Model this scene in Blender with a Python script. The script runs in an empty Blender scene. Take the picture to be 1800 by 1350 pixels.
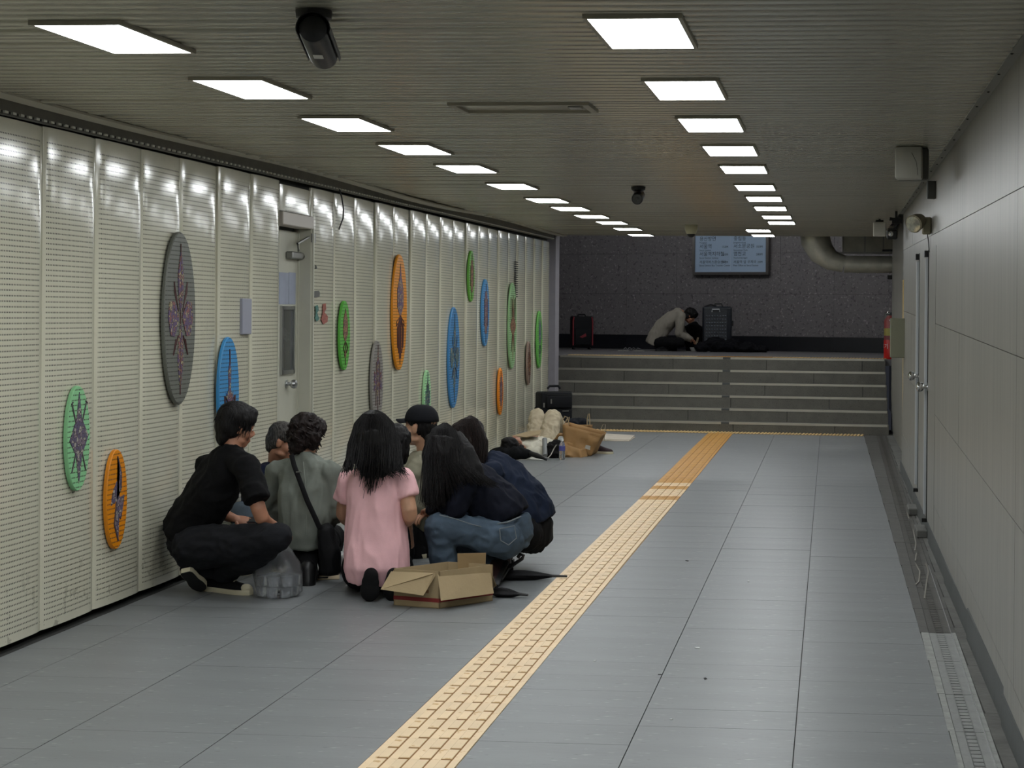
import bpy, bmesh, math, random
from mathutils import Vector as V, Matrix as M, noise
R = random.Random(7)
# ------------------------------------------------------------------ camera, world, exposure
SC = bpy.context.scene
F, CAMH = 2800.0, 1.7
YAW, PITCH, ROLL, VPX, VPY = math.atan(.0747), .006, .008, 1459.0, 557.0
fw = V((-math.sin(YAW)*math.cos(PITCH), math.cos(YAW)*math.cos(PITCH), -math.sin(PITCH)))
rt = V((math.cos(YAW), math.sin(YAW), 0)); up = rt.cross(fw)
rt, up = math.cos(ROLL)*rt+math.sin(ROLL)*up, -math.sin(ROLL)*rt+math.cos(ROLL)*up
CX = VPX-F*rt.y/fw.y; CY = VPY+F*up.y/fw.y
CO = V((0, 0, CAMH))
cd = bpy.data.cameras.new('camera'); cam = bpy.data.objects.new('camera', cd)
SC.collection.objects.link(cam)
cam.matrix_world = M(((rt.x, up.x, -fw.x, 0), (rt.y, up.y, -fw.y, 0), (rt.z, up.z, -fw.z, CAMH), (0, 0, 0, 1)))
cd.sensor_width = 36; cd.sensor_fit = 'HORIZONTAL'; cd.lens = F/1800*36
cd.shift_x = -(CX-900)/1800; cd.shift_y = (CY-675)/1800
cd.clip_start = .05; cd.clip_end = 200
SC.camera = cam
def ray(px, py): return (fw+rt*((px-CX)/F)-up*((py-CY)/F)).normalized()
DY = 0.0
def at(px, py, Y): d = ray(px, py); return CO+d*((Y+DY)/d.y)       # point of the photograph at depth Y
def atz(px, py, z=0): d = ray(px, py); return CO+d*((z-CAMH)/d.z)
def atx(px, py, x): d = ray(px, py); return CO+d*(x/d.x)
w = bpy.data.worlds.new('world'); SC.world = w; w.use_nodes = True
w.node_tree.nodes['Background'].inputs[0].default_value = (.55, .6, .75, 1)
w.node_tree.nodes['Background'].inputs[1].default_value = .03
SC.view_settings.view_transform = 'Standard'; SC.view_settings.look = 'None'
SC.view_settings.exposure = 0.0; SC.view_settings.gamma = 1.0
try: SC.view_settings.use_curve_mapping = False
except Exception: pass
LAMP = 21.0                      # radiance of the ceiling light panels
# ------------------------------------------------------------------ helpers
def srgb(r, g=None, b=None):
    if g is None: g = b = r
    f = lambda c: (c/255/12.92 if c <= 10 else ((c/255+.055)/1.055)**2.4)
    return (f(r), f(g), f(b), 1)
def nod(nt, kind, **kw):
    n = nt.nodes.new(kind)
    for k, v in kw.items():
        if k in n.inputs: n.inputs[k].default_value = v
        else: setattr(n, k, v)
    return n
def ramp(nt, a, pa, b, pb):
    n = nt.nodes.new('ShaderNodeValToRGB'); e = n.color_ramp.elements
    e[0].position, e[0].color = pa, a; e[1].position, e[1].color = pb, b
    return n
def mth(nt, op, a, b=None, c=None):
    n = nt.nodes.new('ShaderNodeMath'); n.operation = op
    for i, x in enumerate((a, b, c)):
        if x is None: continue
        if isinstance(x, (int, float)): n.inputs[i].default_value = x
        else: nt.links.new(x, n.inputs[i])
    return n.outputs[0]
def mixc(nt, f, a, b):
    n = nt.nodes.new('ShaderNodeMix'); n.data_type = 'RGBA'
    for i, x in ((0, f), (6, a), (7, b)):
        if hasattr(x, 'links'): nt.links.new(x, n.inputs[i])
        elif i == 0: n.inputs[0].default_value = x
        else: n.inputs[i].default_value = x
    return n.outputs[2]
def mat(name, col, rough=.6, metal=0, vary=0, scale=8, stretch=(1, 1, 1), bump=0, bscale=60, fleck=None, emit=0, spec=.5, coat=0, trans=0, alpha=1, tint=0, grain=None):
    """plain procedural surface: colour, large soft variation, fine bump, optional flecks (colour, scale, threshold)"""
    m = bpy.data.materials.new(name); m.use_nodes = True; nt = m.node_tree
    b = nt.nodes['Principled BSDF']; L = nt.links.new
    b.inputs['Base Color'].default_value = col; b.inputs['Roughness'].default_value = rough
    b.inputs['Metallic'].default_value = metal; b.inputs['Specular IOR Level'].default_value = spec
    b.inputs['Coat Weight'].default_value = coat; b.inputs['Transmission Weight'].default_value = trans
    b.inputs['Alpha'].default_value = alpha
    tc = nt.nodes.new('ShaderNodeTexCoord'); mp = nt.nodes.new('ShaderNodeMapping')
    L(tc.outputs['Object'], mp.inputs[0]); mp.inputs['Scale'].default_value = stretch
    c = None
    if vary:
        n = nod(nt, 'ShaderNodeTexNoise', Scale=scale, Detail=5.0, Roughness=.6); L(mp.outputs[0], n.inputs['Vector'])
        r = ramp(nt, tuple(x*(1-vary) for x in col[:3])+(1,), .3, tuple(min(1, x*(1+vary)) for x in col[:3])+(1,), .7)
        L(n.outputs[0], r.inputs[0]); c = r.outputs[0]
    if fleck:
        for fc, fs, ft in (fleck if isinstance(fleck, list) else [fleck]):
            n = nod(nt, 'ShaderNodeTexNoise', Scale=fs, Detail=3.0, Roughness=.55); L(mp.outputs[0], n.inputs['Vector'])
            r = ramp(nt, (0, 0, 0, 1), ft, (1, 1, 1, 1), ft+.06); L(n.outputs[0], r.inputs[0])
            c = mixc(nt, r.outputs[0], c or col, fc)
    if tint:
        oi = nt.nodes.new('ShaderNodeObjectInfo'); hs = nt.nodes.new('ShaderNodeHueSaturation')
        v = mth(nt, 'MULTIPLY_ADD', oi.outputs['Random'], 2*tint, 1-tint); L(v, hs.inputs['Value'])
        if c is not None: L(c, hs.inputs['Color'])
        else: hs.inputs['Color'].default_value = col
        c = hs.outputs[0]
    if c is not None: L(c, b.inputs['Base Color'])
    if bump:
        n = nod(nt, 'ShaderNodeTexNoise', Scale=bscale, Detail=4.0); L(mp.outputs[0], n.inputs['Vector'])
        bp = nod(nt, 'ShaderNodeBump', Strength=bump, Distance=.01); L(n.outputs[0], bp.inputs['Height']); L(bp.outputs[0], b.inputs['Normal'])
    if emit:
        b.inputs['Emission Color'].default_value = col; b.inputs['Emission Strength'].default_value = emit
    return m
class MB:
    def __init__(s): s.v = []; s.f = []
    def add(s, vs, fs):
        o = len(s.v); s.v += [V(p) for p in vs]; s.f += [tuple(i+o for i in f) for f in fs]; return s
    def box(s, c, d, rot=None, taper=1.0):
        x, y, z = d[0]/2, d[1]/2, d[2]/2; c = V(c)
        vs = [V((sx*x*(taper if sz > 0 else 1), sy*y*(taper if sz > 0 else 1), sz*z)) for sz in (-1, 1) for sx, sy in ((-1, -1), (1, -1), (1, 1), (-1, 1))]
        if rot: vs = [rot @ p for p in vs]
        return s.add([c+p for p in vs], [(3, 2, 1, 0), (4, 5, 6, 7), (0, 1, 5, 4), (1, 2, 6, 5), (2, 3, 7, 6), (3, 0, 4, 7)])
    def bbox(s, c, d, b=.01, rot=None, seg=1):
        """bevelled box"""
        bm = bmesh.new(); bmesh.ops.create_cube(bm, size=1)
        bmesh.ops.scale(bm, vec=d, verts=bm.verts)
        bmesh.ops.bevel(bm, geom=bm.edges[:], offset=b, segments=seg, affect='EDGES', profile=.5)
        c = V(c); bm.verts.index_update()
        s.add([c+((rot @ v.co) if rot else v.co) for v in bm.verts], [[v.index for v in f.verts] for f in bm.faces]); bm.free(); return s
    def ring(s, rings, cap=True, close=False):
        n = len(rings[0]); vs = [p for r in rings for p in r]; fs = []
        k = len(rings)
        for i in range(k if close else k-1):
            for j in range(n):
                a, b2 = i*n, ((i+1) % k)*n
                fs.append((a+j, a+(j+1) % n, b2+(j+1) % n, b2+j))
        if cap and not close: fs.append(tuple(range(n-1, -1, -1))); fs.append(tuple(range((k-1)*n, k*n)))
        return s.add(vs, fs)
    def tube(s, pts, r, n=8, flat=1.0, updir=None, cap=True):
        """round or flattened tube along points; r number or list"""
        pts = [V(p) for p in pts]; rs = r if isinstance(r, (list, tuple)) else [r]*len(pts)
        rings = []; prev = None
        for i, p in enumerate(pts):
            t = (pts[min(i+1, len(pts)-1)]-pts[max(i-1, 0)])
            t = t.normalized() if t.length > 1e-9 else V((0, 0, 1))
            if updir is not None: a = V(updir)-t*t.dot(V(updir))
            elif prev is None: a = (V((0, 0, 1)) if abs(t.z) < .9 else V((1, 0, 0))); a = a-t*t.dot(a)
            else: a = prev-t*t.dot(prev)
            a = a.normalized() if a.length > 1e-6 else V((1, 0, 0)); prev = a; b = t.cross(a)
            rings.append([p+a*(rs[i]*flat*math.cos(2*math.pi*j/n))+b*(rs[i]*math.sin(2*math.pi*j/n)) for j in range(n)])
        return s.ring(rings, cap)
    def cyl(s, p0, p1, r0, r1=None, n=16): return s.tube([p0, p1], [r0, r0 if r1 is None else r1], n)
    def lathe(s, c, prof, n=20, axis=None):
        """prof: (radius, height) pairs about axis (default Z)"""
        c = V(c); q = V((0, 0, 1)).rotation_difference(V(axis)) if axis is not None else None
        rings = []
        for r, h in prof:
            ring = [V((r*math.cos(2*math.pi*j/n), r*math.sin(2*math.pi*j/n), h)) for j in range(n)]
            rings.append([c+((q @ p) if q else p) for p in ring])
        return s.ring(rings)
    def ell(s, c, r, rot=None, nu=16, nv=10):
        c = V(c); rings = []
        for i in range(nv+1):
            th = math.pi*(.02+.96*i/nv)
            ring = [V((r[0]*math.sin(th)*math.cos(2*math.pi*j/nu), r[1]*math.sin(th)*math.sin(2*math.pi*j/nu), -r[2]*math.cos(th))) for j in range(nu)]
            rings.append([c+((rot @ p) if rot else p) for p in ring])
        return s.ring(rings)
    def prism(s, poly, d):
        """polygon (3-D points) pushed along d"""
        n = len(poly); a = [V(p) for p in poly]; b = [p+V(d) for p in a]
        return s.add(a+b, [tuple(range(n-1, -1, -1)), tuple(range(n, 2*n))]+[(i, (i+1) % n, n+(i+1) % n, n+i) for i in range(n)])
    def mesh(s, name, m=None, smooth=False):
        me = bpy.data.meshes.new(name); me.from_pydata([tuple(p) for p in s.v], [], s.f); me.validate(); me.update()
        bm = bmesh.new(); bm.from_mesh(me); bmesh.ops.recalc_face_normals(bm, faces=bm.faces); bm.to_mesh(me); bm.free()
        if m: me.materials.append(m)
        if smooth:
            me.polygons.foreach_set('use_smooth', [True]*len(me.polygons))
            if smooth != 2: me.set_sharp_from_angle(angle=math.radians(38))
        return me
def link(o, parent=None):
    SC.collection.objects.link(o)
    if parent: o.parent = parent
    return o
def obj(name, mb, m=None, parent=None, smooth=False, loc=None, rot=None):
    me = mb if isinstance(mb, bpy.types.Mesh) else mb.mesh(name, m, smooth)
    o = link(bpy.data.objects.new(name, me), parent)
    if loc is not None: o.location = loc
    if rot is not None: o.rotation_euler = rot
    return o
def tag(o, label=None, cat=None, group=None, kind=None):
    if label: o['label'] = label
    if cat: o['category'] = cat
    if group: o['group'] = group
    if kind: o['kind'] = kind
    return o
def thing(name, label, cat, loc=(0, 0, 0), rz=0, group=None):
    o = link(bpy.data.objects.new(name, None)); o.location = loc; o.rotation_euler = (0, 0, rz); o.empty_display_size = .1
    return tag(o, label, cat, group)
def struct(name, mb=None, m=None, smooth=False, label=None):
    o = obj(name, mb, m, None, smooth) if mb else link(bpy.data.objects.new(name, None))
    o['kind'] = 'structure'
    if label: o['label'] = label
    return o
def Rz(a): return M.Rotation(a, 3, 'Z')
def Rx(a): return M.Rotation(a, 3, 'X')
def Ry(a): return M.Rotation(a, 3, 'Y')
def lerp(a, b, t): return a+(b-a)*t
# ------------------------------------------------------------------ the underpass: floor, walls, ceiling
XL = -4.07
def ceil_z(y): return 2.674+.009*y
def wallr_x(y): return .70+.005*y
def perf_mat(name, col, rough, panel=False, off=0.0, slots=True, vary=.05, coat=.0):
    """painted sheet with rows of small dark perforations (rows 27 mm apart, holes 15 mm apart)"""
    m = bpy.data.materials.new(name); m.use_nodes = True; nt = m.node_tree; L = nt.links.new
    b = nt.nodes['Principled BSDF']; g = nt.nodes.new('ShaderNodeNewGeometry'); sp = nt.nodes.new('ShaderNodeSeparateXYZ'); L(g.outputs['Position'], sp.inputs[0])
    tc = nt.nodes.new('ShaderNodeTexCoord'); so = nt.nodes.new('ShaderNodeSeparateXYZ'); L(tc.outputs['Object'], so.inputs[0])
    row = mth(nt, 'PINGPONG', mth(nt, 'MULTIPLY', sp.outputs[2], 1/.0277), .5)           # 0 at a row, .5 between rows
    inrow = mth(nt, 'LESS_THAN', row, .135)
    hole = mth(nt, 'LESS_THAN', mth(nt, 'PINGPONG', mth(nt, 'MULTIPLY', sp.outputs[1], 1/.0155), .5), .27)
    mask = mth(nt, 'MULTIPLY', inrow, hole)
    sn = nt.nodes.new('ShaderNodeSeparateXYZ'); L(g.outputs['True Normal'], sn.inputs[0])
    if not panel: mask = mth(nt, 'MULTIPLY', mask, mth(nt, 'GREATER_THAN', mth(nt, 'ABSOLUTE', sn.outputs[0]), .9))
    if panel:
        ay = mth(nt, 'ABSOLUTE', so.outputs[1])
        mask = mth(nt, 'MULTIPLY', mask, mth(nt, 'LESS_THAN', ay, .262))
        mask = mth(nt, 'MULTIPLY', mask, mth(nt, 'LESS_THAN', so.outputs[2], 2.585))
        mask = mth(nt, 'MULTIPLY', mask, mth(nt, 'GREATER_THAN', so.outputs[2], .075))
    n = nod(nt, 'ShaderNodeTexNoise', Scale=1.7, Detail=6.0, Roughness=.62); L(g.outputs['Position'], n.inputs['Vector'])
    r = ramp(nt, tuple(x*(1-vary) for x in col[:3])+(1,), .3, tuple(x*(1+vary) for x in col[:3])+(1,), .7); L(n.outputs[0], r.inputs[0])
    c = r.outputs[0]
    if panel:   # scuffs and dirt near the bottom, faint rust specks
        n2 = nod(nt, 'ShaderNodeTexNoise', Scale=9.0, Detail=6.0, Roughness=.7); L(g.outputs['Position'], n2.inputs['Vector'])
        low = mth(nt, 'MULTIPLY', mth(nt, 'GREATER_THAN', n2.outputs[0], .60), mth(nt, 'MAXIMUM', mth(nt, 'MULTIPLY_ADD', sp.outputs[2], -1.1, .55), .06))
        c = mixc(nt, low, c, srgb(120, 116, 104))
    c = mixc(nt, mask, c, srgb(48, 47, 40)); L(c, b.inputs['Base Color'])
    L(mth(nt, 'MULTIPLY_ADD', mask, .4, rough), b.inputs['Roughness'])
    n3 = nod(nt, 'ShaderNodeTexNoise', Scale=7.0, Detail=2.0); L(g.outputs['Position'], n3.inputs['Vector'])
    bp = nod(nt, 'ShaderNodeBump', Strength=.06, Distance=.02); L(n3.outputs[0], bp.inputs['Height']); L(bp.outputs[0], b.inputs['Normal'])
    b.inputs['Coat Weight'].default_value = coat; b.inputs['Coat Roughness'].default_value = .12
    return m
M_conc = mat('concrete', srgb(92, 92, 88), .85, vary=.25, scale=5, bump=.5, bscale=25)
M_void = mat('dark_void', srgb(20, 19, 17), .9)
M_black = mat('black_plastic', srgb(18, 18, 19), .45, bump=.05)
M_steel = mat('stainless_steel', srgb(185, 187, 188), .28, metal=1, vary=.06, scale=3)
M_alu = mat('dull_aluminium', srgb(150, 150, 146), .42, metal=1, vary=.1, scale=6)
# ---- floor: a screed with vinyl tiles laid on it as parts
M_tile = mat('vinyl_tile', srgb(116, 119, 120), .42, vary=.07, scale=3, stretch=(.35, 1.6, 1), bump=.05, bscale=25, tint=.025,
             fleck=[(srgb(150, 152, 150), 26, .64), (srgb(80, 82, 83), 34, .66)])
floor = struct('floor', MB().box((-1.7, 9.1, -.06), (5.4, 30.4, .1)), mat('floor_screed', srgb(58, 58, 56), .9))
cols = [(-4.04, -3.718), (-3.714, -3.062), (-3.058, -2.406), (-2.402, -1.748), (-1.384, -.780), (-.776, -.129), (-.125, .500)]
TD, t0 = .2975, 5.06
tilemesh = {}
for i, (a, b) in enumerate(cols):
    for dep in (TD,):
        tilemesh[i] = MB().box((0, 0, -.004), (b-a, dep-.0009, .008)).mesh('floor_tile', M_tile)
rows_n = int((23.25-t0)/TD)+1
cnt = 0; rest = MB()
for r_ in range(rows_n):
    y = t0+TD*(r_+.5)
    for i, (a, b) in enumerate(cols):
        if y > 23.1-.085*((a+b)/2+1.6): continue
        if cnt < 292:
            o = obj('floor_tile', tilemesh[i], parent=floor, loc=((a+b)/2, y, R.uniform(-.0006, .0006))); cnt += 1
        else: rest.box(((a+b)/2, y, -.004), (b-a, TD-.0009, .008))
tag(obj('far_floor_tiles', rest, M_tile, floor), kind='stuff')
obj('near_floor_slab', MB().box((-1.75, -.5, -.005), (4.5, 11.1, .01)), M_tile, floor)
# ---- tactile guiding strip of yellow tiles with raised bars
M_yel = mat('yellow_tile', srgb(228, 202, 162), .5, vary=.08, scale=4, bump=.06, fleck=(srgb(200, 160, 100), 18, .62), tint=.03)
M_yeld = mat('worn_yellow_tile', srgb(188, 134, 42), .5, vary=.1, scale=4, bump=.06, tint=.05)
M_dirt_shade = mat('groove_dirt_shade', srgb(140, 102, 54), .9)  # soiled brown with the relief shading of the bars painted in
strip = struct('trim_1', MB().box((-1.566, 14.0, -.003), (.362, 18.3, .004)), mat('strip_bed', srgb(150, 118, 72), .8))
strip['label'] = 'yellow tactile guiding strip running along the floor to the steps'
def tactile(m):
    mb = MB().box((0, 0, .001), (.356, TD-.0015, .006))
    return mb.mesh('tactile_tile', m)
def tactile_bars(m):
    mb = MB()
    for k in range(4):
        for q in (-1, 1): mb.box((-.128+.0825*k+.004, q*TD/4+.002, .0054), (.040, TD/2-.021, .0028), taper=.96)
    return mb.mesh('raised_bars', m)
def tactile_grime_shade():  # soiled edges and painted relief shade, right and near side of each bar
    mb = MB()
    for k in range(4):
        for q in (-1, 1): mb.box((-.128+.0825*k+.0055, q*TD/4-.001, .0043), (.0465, TD/2-.002, .0006))
    return mb.mesh('groove_grime_shade', M_dirt_shade)
tm, tb, tg = tactile(M_yel), tactile_bars(M_yel), tactile_grime_shade()
tmd, tbd = tactile(M_yeld), tactile_bars(M_yeld)
k = 0; y = 5.06+TD/2
while y < 23.15:
    worn = y > 15.2+1.5*math.sin(k*2.3)
    o = obj('tactile_tile', tmd if worn else tm, parent=strip, loc=(-1.566+.004*math.sin(k*.21), y, 0))
    obj('raised_bars', tbd if worn else tb, parent=o); obj('groove_grime_shade', tg, parent=o)
    y += TD; k += 1
# ---- drain along the right wall
M_grate = mat('drain_grate', srgb(148, 150, 148), .5, metal=.55, vary=.12, scale=9, bump=.1)
M_grated = mat('soiled_drain_grate', srgb(70, 68, 64), .45, metal=.2, vary=.3, scale=4, bump=.2)
M_bord = mat('drain_border', srgb(140, 142, 138), .6, vary=.25, scale=12, bump=.2)
M_bordd = mat('soiled_drain_border', srgb(72, 71, 67), .6, vary=.3, scale=6, bump=.3)
drain = struct('trim_2', MB().box((.588, 14, -.022), (.17, 18.5, .02)), M_void)
drain['label'] = 'drain channel with slotted metal covers along the right wall'
def dx(y): return .502+.0095*(y-6.24)       # left edge of the drain drifts slightly
edges = [5.0, 5.93, 6.6, 7.25, 7.95, 8.66, 9.36, 10.1, 11.0, 12.1, 13.4, 14.6, 15.7, 17, 18.4, 20, 21.6, 23.0]
gx = (.022, .140, .166)
for a, b in zip(edges, edges[1:]):
    clean = b < 8.7
    ym, ln, x0 = (a+b)/2, b-a-.006, dx((a+b)/2)
    g = MB()
    w_ = gx[1]-gx[0]
    # plate with real slots: rails left and right, bars between the slots
    g.box((-w_/2+.02, 0, 0), (.038, ln, .012)); g.box((w_/2-.02, 0, 0), (.038, ln, .012))
    n_ = int(ln/.052)
    for i in range(n_): g.box((0, -ln/2+(i+.5)*ln/n_, 0), (w_-.074, ln/n_-.011, .012))
    o = obj('drain_cover', g, M_grate if clean else M_grated, drain, loc=(x0+(gx[0]+gx[1])/2, ym, -.008), rot=(0, 0, -.0095))
    for s_, q in ((0, gx[0]/2), (1, (gx[1]+gx[2])/2)):
        wd = gx[0]-.003 if s_ == 0 else gx[2]-gx[1]-.003
        if s_ == 0: wd = x0+gx[0]-.0015-.501; q = (.501-x0)+wd/2
        obj('drain_border', MB().box((0, 0, 0), (wd, ln+.004, .014)), M_bord if clean else M_bordd, drain, loc=(x0+q, ym, -.006+R.uniform(-.001, .001)), rot=(0, 0, -.0095))
    if 1: obj('drain_lip', MB().box((0, 0, 0), (.004, ln, .006)), M_steel if b < 11.5 else M_bordd, drain, loc=(x0+gx[1]+.001, ym, .001), rot=(0, 0, -.0095))
# stains: pale dried runs on the dark covers
M_lime = mat('dried_lime_run', srgb(124, 121, 113), .8)
for pts in ([(1593, 818), (1597, 835), (1594, 850)], [(1605, 930), (1610, 955), (1608, 968)], [(1611, 972), (1609, 986)], [(1609, 990), (1617, 1004), (1615, 1022), (1609, 1028)], [(1627, 990), (1632, 1004), (1628, 1028), (1625, 1052)], [(1594, 900), (1598, 912)]):
    obj('lime_run', MB().tube([atz(x, y_, .001) for x, y_ in pts], .006, 6, flat=.25), M_lime, drain)
curb = struct('trim_3', label='grey concrete margin between drain and right wall')
for i in range(20):
    a, b = 5+i*.95, 5+(i+1)*.95; ym = (a+b)/2
    x0, x1 = dx(ym)+.168, wallr_x(ym)+.02
    if ym > 17.4: x1 = .93
    obj('margin_slab', MB().box(((x0+x1)/2, ym, -.004), (x1-x0, .945, .014)), M_conc, curb)
M_skirt = mat('dark_skirting', srgb(74, 77, 77), .55, vary=.15, scale=3, bump=.1)
sk = struct('baseboard_right', label='dark grey skirting under the right wall tiles')
for i in range(8):
    a, b = (-6, 4.9) if i == 0 else (4.9+(i-1)*1.8, 4.9+i*1.8); ym = (a+b)/2
    hh = .135 if i != 2 else .165
    o = obj('skirting_piece', MB().box((wallr_x(ym)+.004, ym, hh/2), (.016, b-a-.003, hh)), M_skirt, sk, rot=(0, 0, 0))
# ---- right wall: large porcelain panels whose joints climb slightly
M_porc = mat('porcelain_panel', srgb(128, 126, 118), .36, vary=.17, scale=2.0, stretch=(1, 8, .16), bump=.03, bscale=8, tint=.02, fleck=[(srgb(113, 112, 105), 5, .58)])
wr = struct('wall_right', MB().prism([(wallr_x(-6)+.02, -6, 0), (wallr_x(17.38)+.02, 17.38, 0), (wallr_x(17.38)+.4, 17.38, 0), (wallr_x(-6)+.4, -6, 0)], (0, 0, 3.05)), mat('joint_grout', srgb(104, 103, 97), .8))
zj = lambda j, y: .245+.653*j+.020*(y-6.24)
PW = 2.97
def clipz(z, y): return min(max(z, .13), ceil_z(y)+.03)
j0 = [-6, .39]+[3.36+PW*i for i in range(6)]
for i in range(len(j0)-1):
    a, b = j0[i]+.0015, j0[i+1]-.0015
    if a > 17.3: break
    b = min(b, 17.38)
    for j in range(-1, 5):
        za0, zb0 = clipz(zj(j, a)+.002, a), clipz(zj(j, b)+.002, b); za1, zb1 = clipz(zj(j+1, a)-.002, a), clipz(zj(j+1, b)-.002, b)
        if max(za1-za0, zb1-zb0) < .02: continue
        xa, xb = wallr_x(a), wallr_x(b); pr = R.uniform(-.0006, .0006)
        obj('wall_panel', MB().prism([(xa+pr, a, za0), (xb+pr, b, zb0), (xb+pr, b, zb1), (xa+pr, a, za1)], (.03, 0, 0)), M_porc, wr)
# ceiling edge angle on the right wall, with rivets
edge = struct('trim_4', label='metal edge strip with rivets where ceiling meets right wall')
for i in range(10):
    a, b = -5+i*2.25, -5+(i+1)*2.25-.004
    pr_ = lambda y: [(wallr_x(y)-.045, y, ceil_z(y)-.004), (wallr_x(y)+.005, y, ceil_z(y)-.004), (wallr_x(y)+.005, y, ceil_z(y)+.01), (wallr_x(y)-.045, y, ceil_z(y)+.01)]
    obj('edge_piece', MB().ring([pr_(a), pr_(b)]), mat('edge_paint', srgb(128, 127, 118), .5), edge)
for i in range(22):
    y = 5.2+i*.55+R.uniform(-.08, .08)
    obj('rivet', MB().ell((wallr_x(y)-.028+R.uniform(-.01, .01), y, ceil_z(y)-.005), (.007, .009, .004), None, 8, 4), M_void, edge)
# ---- left wall: perforated, slightly cushioned sheet panels
M_perf = perf_mat('perforated_panel', srgb(208, 205, 184), .15, panel=True, coat=.7)
wl = struct('wall_left', MB().box((-4.36, 8.6, 1.6), (.3, 29.8, 3.3)), M_conc)
PN = .5935
def panel_mesh(z0, z1, wd):
    mb = MB(); nx, nz = 16, 12; h = wd/2-.003
    prof = []
    for i in range(nx+1):
        t = -1+2*i/nx; t = math.copysign(abs(t)**.55, t)
        prof.append((t*h, -.008*abs(t)**9-.0075*t*t))
    vs = [(dx_, y_, z0+(z1-z0)*j/nz) for j in range(nz+1) for y_, dx_ in prof]
    n1 = nx+1
    fs = [(j*n1+i, j*n1+i+1, (j+1)*n1+i+1, (j+1)*n1+i) for j in range(nz) for i in range(nx)]
    mb.add(vs, fs)
    # returns at both sides
    for e in (0, nx):
        o = len(mb.v); y_, dx_ = prof[e]
        mb.add([(dx_, y_, z0), (-.03, y_, z0), (-.03, y_, z1), (dx_, y_, z1)], [(0, 1, 2, 3)])
    me = mb.mesh('wall_panel', M_perf, 2)
    return me
pm = panel_mesh(.035, 2.655, PN); pm2 = panel_mesh(2.46, 2.655, .70)
seam0 = 7.99
DOOR0, DOOR1 = 11.55, 12.30
ys = [seam0-PN*k for k in range(6, 0, -1)]+[seam0+PN*k for k in range(0, 6)]
ys2 = [12.28+.5925*k for k in range(0, 19)]
def put_panel(yc, wd):
    o = obj('wall_panel', pm, parent=wl, loc=(XL, yc, 0), rot=(R.uniform(-.0012, .0012), R.uniform(-.004, .006), R.uniform(-.004, .004)))
    s_ = 1+.004*(yc-8)*.55/.9
    o.scale = (1, wd/PN, s_); return o
for a in ys: put_panel(a+PN/2, PN)
for a in ys2:
    if a+.59 < 23.4: put_panel(a+.296, .5925)
for k in range(8): put_panel(4.43-PN*(k+.5), PN)
obj('wall_panel', pm2, parent=wl, loc=(XL, 11.92, 0))
# sheet metal capping rail with a row of slots and the dark void above the panels
M_cap = mat('slotted_rail', srgb(62, 60, 54), .5)
rail = struct('trim_5', label='slotted metal rail along the top of the perforated wall')
M_white = mat('slot_light', srgb(232, 230, 215), .5)
for i in range(9):
    a, b = 2+i*2.4, 2+(i+1)*2.4
    q = lambda y: [(XL-.09, y, ceil_z(y)-.055), (XL-.012, y, ceil_z(y)-.065), (XL-.012, y, ceil_z(y)-.055), (XL-.09, y, ceil_z(y)-.045)]
    obj('rail_piece', MB().ring([q(a), q(min(b, 23.4))]), M_cap, rail)
band = mat('band_paint', srgb(150, 147, 136), .6, vary=.1)
for i in range(9):
    a, b = 2+i*2.4, min(2+(i+1)*2.4, 23.4)
    obj('dark_band', MB().prism([(XL-.03, a, ceil_z(a)-.075), (XL-.03, b, ceil_z(b)-.075), (XL-.03, b, ceil_z(b)+.06), (XL-.03, a, ceil_z(a)+.06)], (-.02, 0, 0)), band, rail)
sl = MB()
for i in range(230):
    y = 5.5+i*.078
    if y < 23.3: sl.box((XL-.006, y, ceil_z(y)-.061), (.012, .034, .012))
tag(obj('rail_tabs', sl, M_white, rail), kind='stuff')
# ---- ceiling: cross-wise metal slats below a dark void
M_slat = mat('ceiling_slat', srgb(172, 168, 153), .25, metal=.3, vary=.05, scale=2, stretch=(.6, 6, 1), bump=.10, bscale=2.2, tint=.03)
ceil = struct('ceiling', MB().box((-1.7, 9, 3.09), (5.6, 29.6, .06)), M_void)
SP = .1
x0, x1 = XL+.10, .745
prof = [(-.0485, .016), (-.0485, .004), (-.044, .0), (0, -.0012), (.044, 0), (.0485, .004), (.0485, .016)]
sv = [(x, y_, z_) for x in (x0, (x0+x1)/2, x1) for y_, z_ in prof]
np_ = len(prof)
sf = [(j*np_+i, j*np_+i+1, (j+1)*np_+i+1, (j+1)*np_+i) for j in range(2) for i in range(np_-1)]
slat = MB().add(sv, sf).mesh('ceiling_slat', M_slat, 2)
y = 4.0
while y < 23.55:
    obj('ceiling_slat', slat, parent=ceil, loc=(0, y, ceil_z(y)), rot=(math.atan(.009)+R.gauss(0, .006), R.gauss(0, .0006), 0)); y += SP
obj('near_ceiling_sheet', MB().box((-1.7, -1.1, ceil_z(-1.1)+.01), (4.9, 10.1, .02), Rx(.009)), M_slat, ceil)
obj('ceiling_fascia', MB().box((-1.7, 23.62, 3.15), (4.9, .03, .50)), mat('fascia', srgb(120, 118, 108), .5), ceil)
# bent edge channel on the left, sagging here and there
ch = struct('trim_6', label='bent edge channel hanging along the left side of the ceiling')
cr = []
for i in range(60):
    y = 4+i*.332; sag = .012*math.sin(y*.9)+.016*max(0, math.sin(y*.47+1))
    xe = -3.955+.0*y; zz = ceil_z(y)-.004
    cr.append([(xe+.03, y, zz-sag), (xe-.035, y, zz-.012-sag), (xe-.04, y, zz+.05-sag), (xe+.03, y, zz+.012-sag)])
obj('edge_channel', MB().ring(cr), mat('channel_paint', srgb(186, 182, 166), .45), ch)
# end of the tunnel behind the photographer
struct('wall_back', MB().box((-1.7, -6.1, 1.5), (5.6, .2, 3.2)), M_porc)
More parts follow.
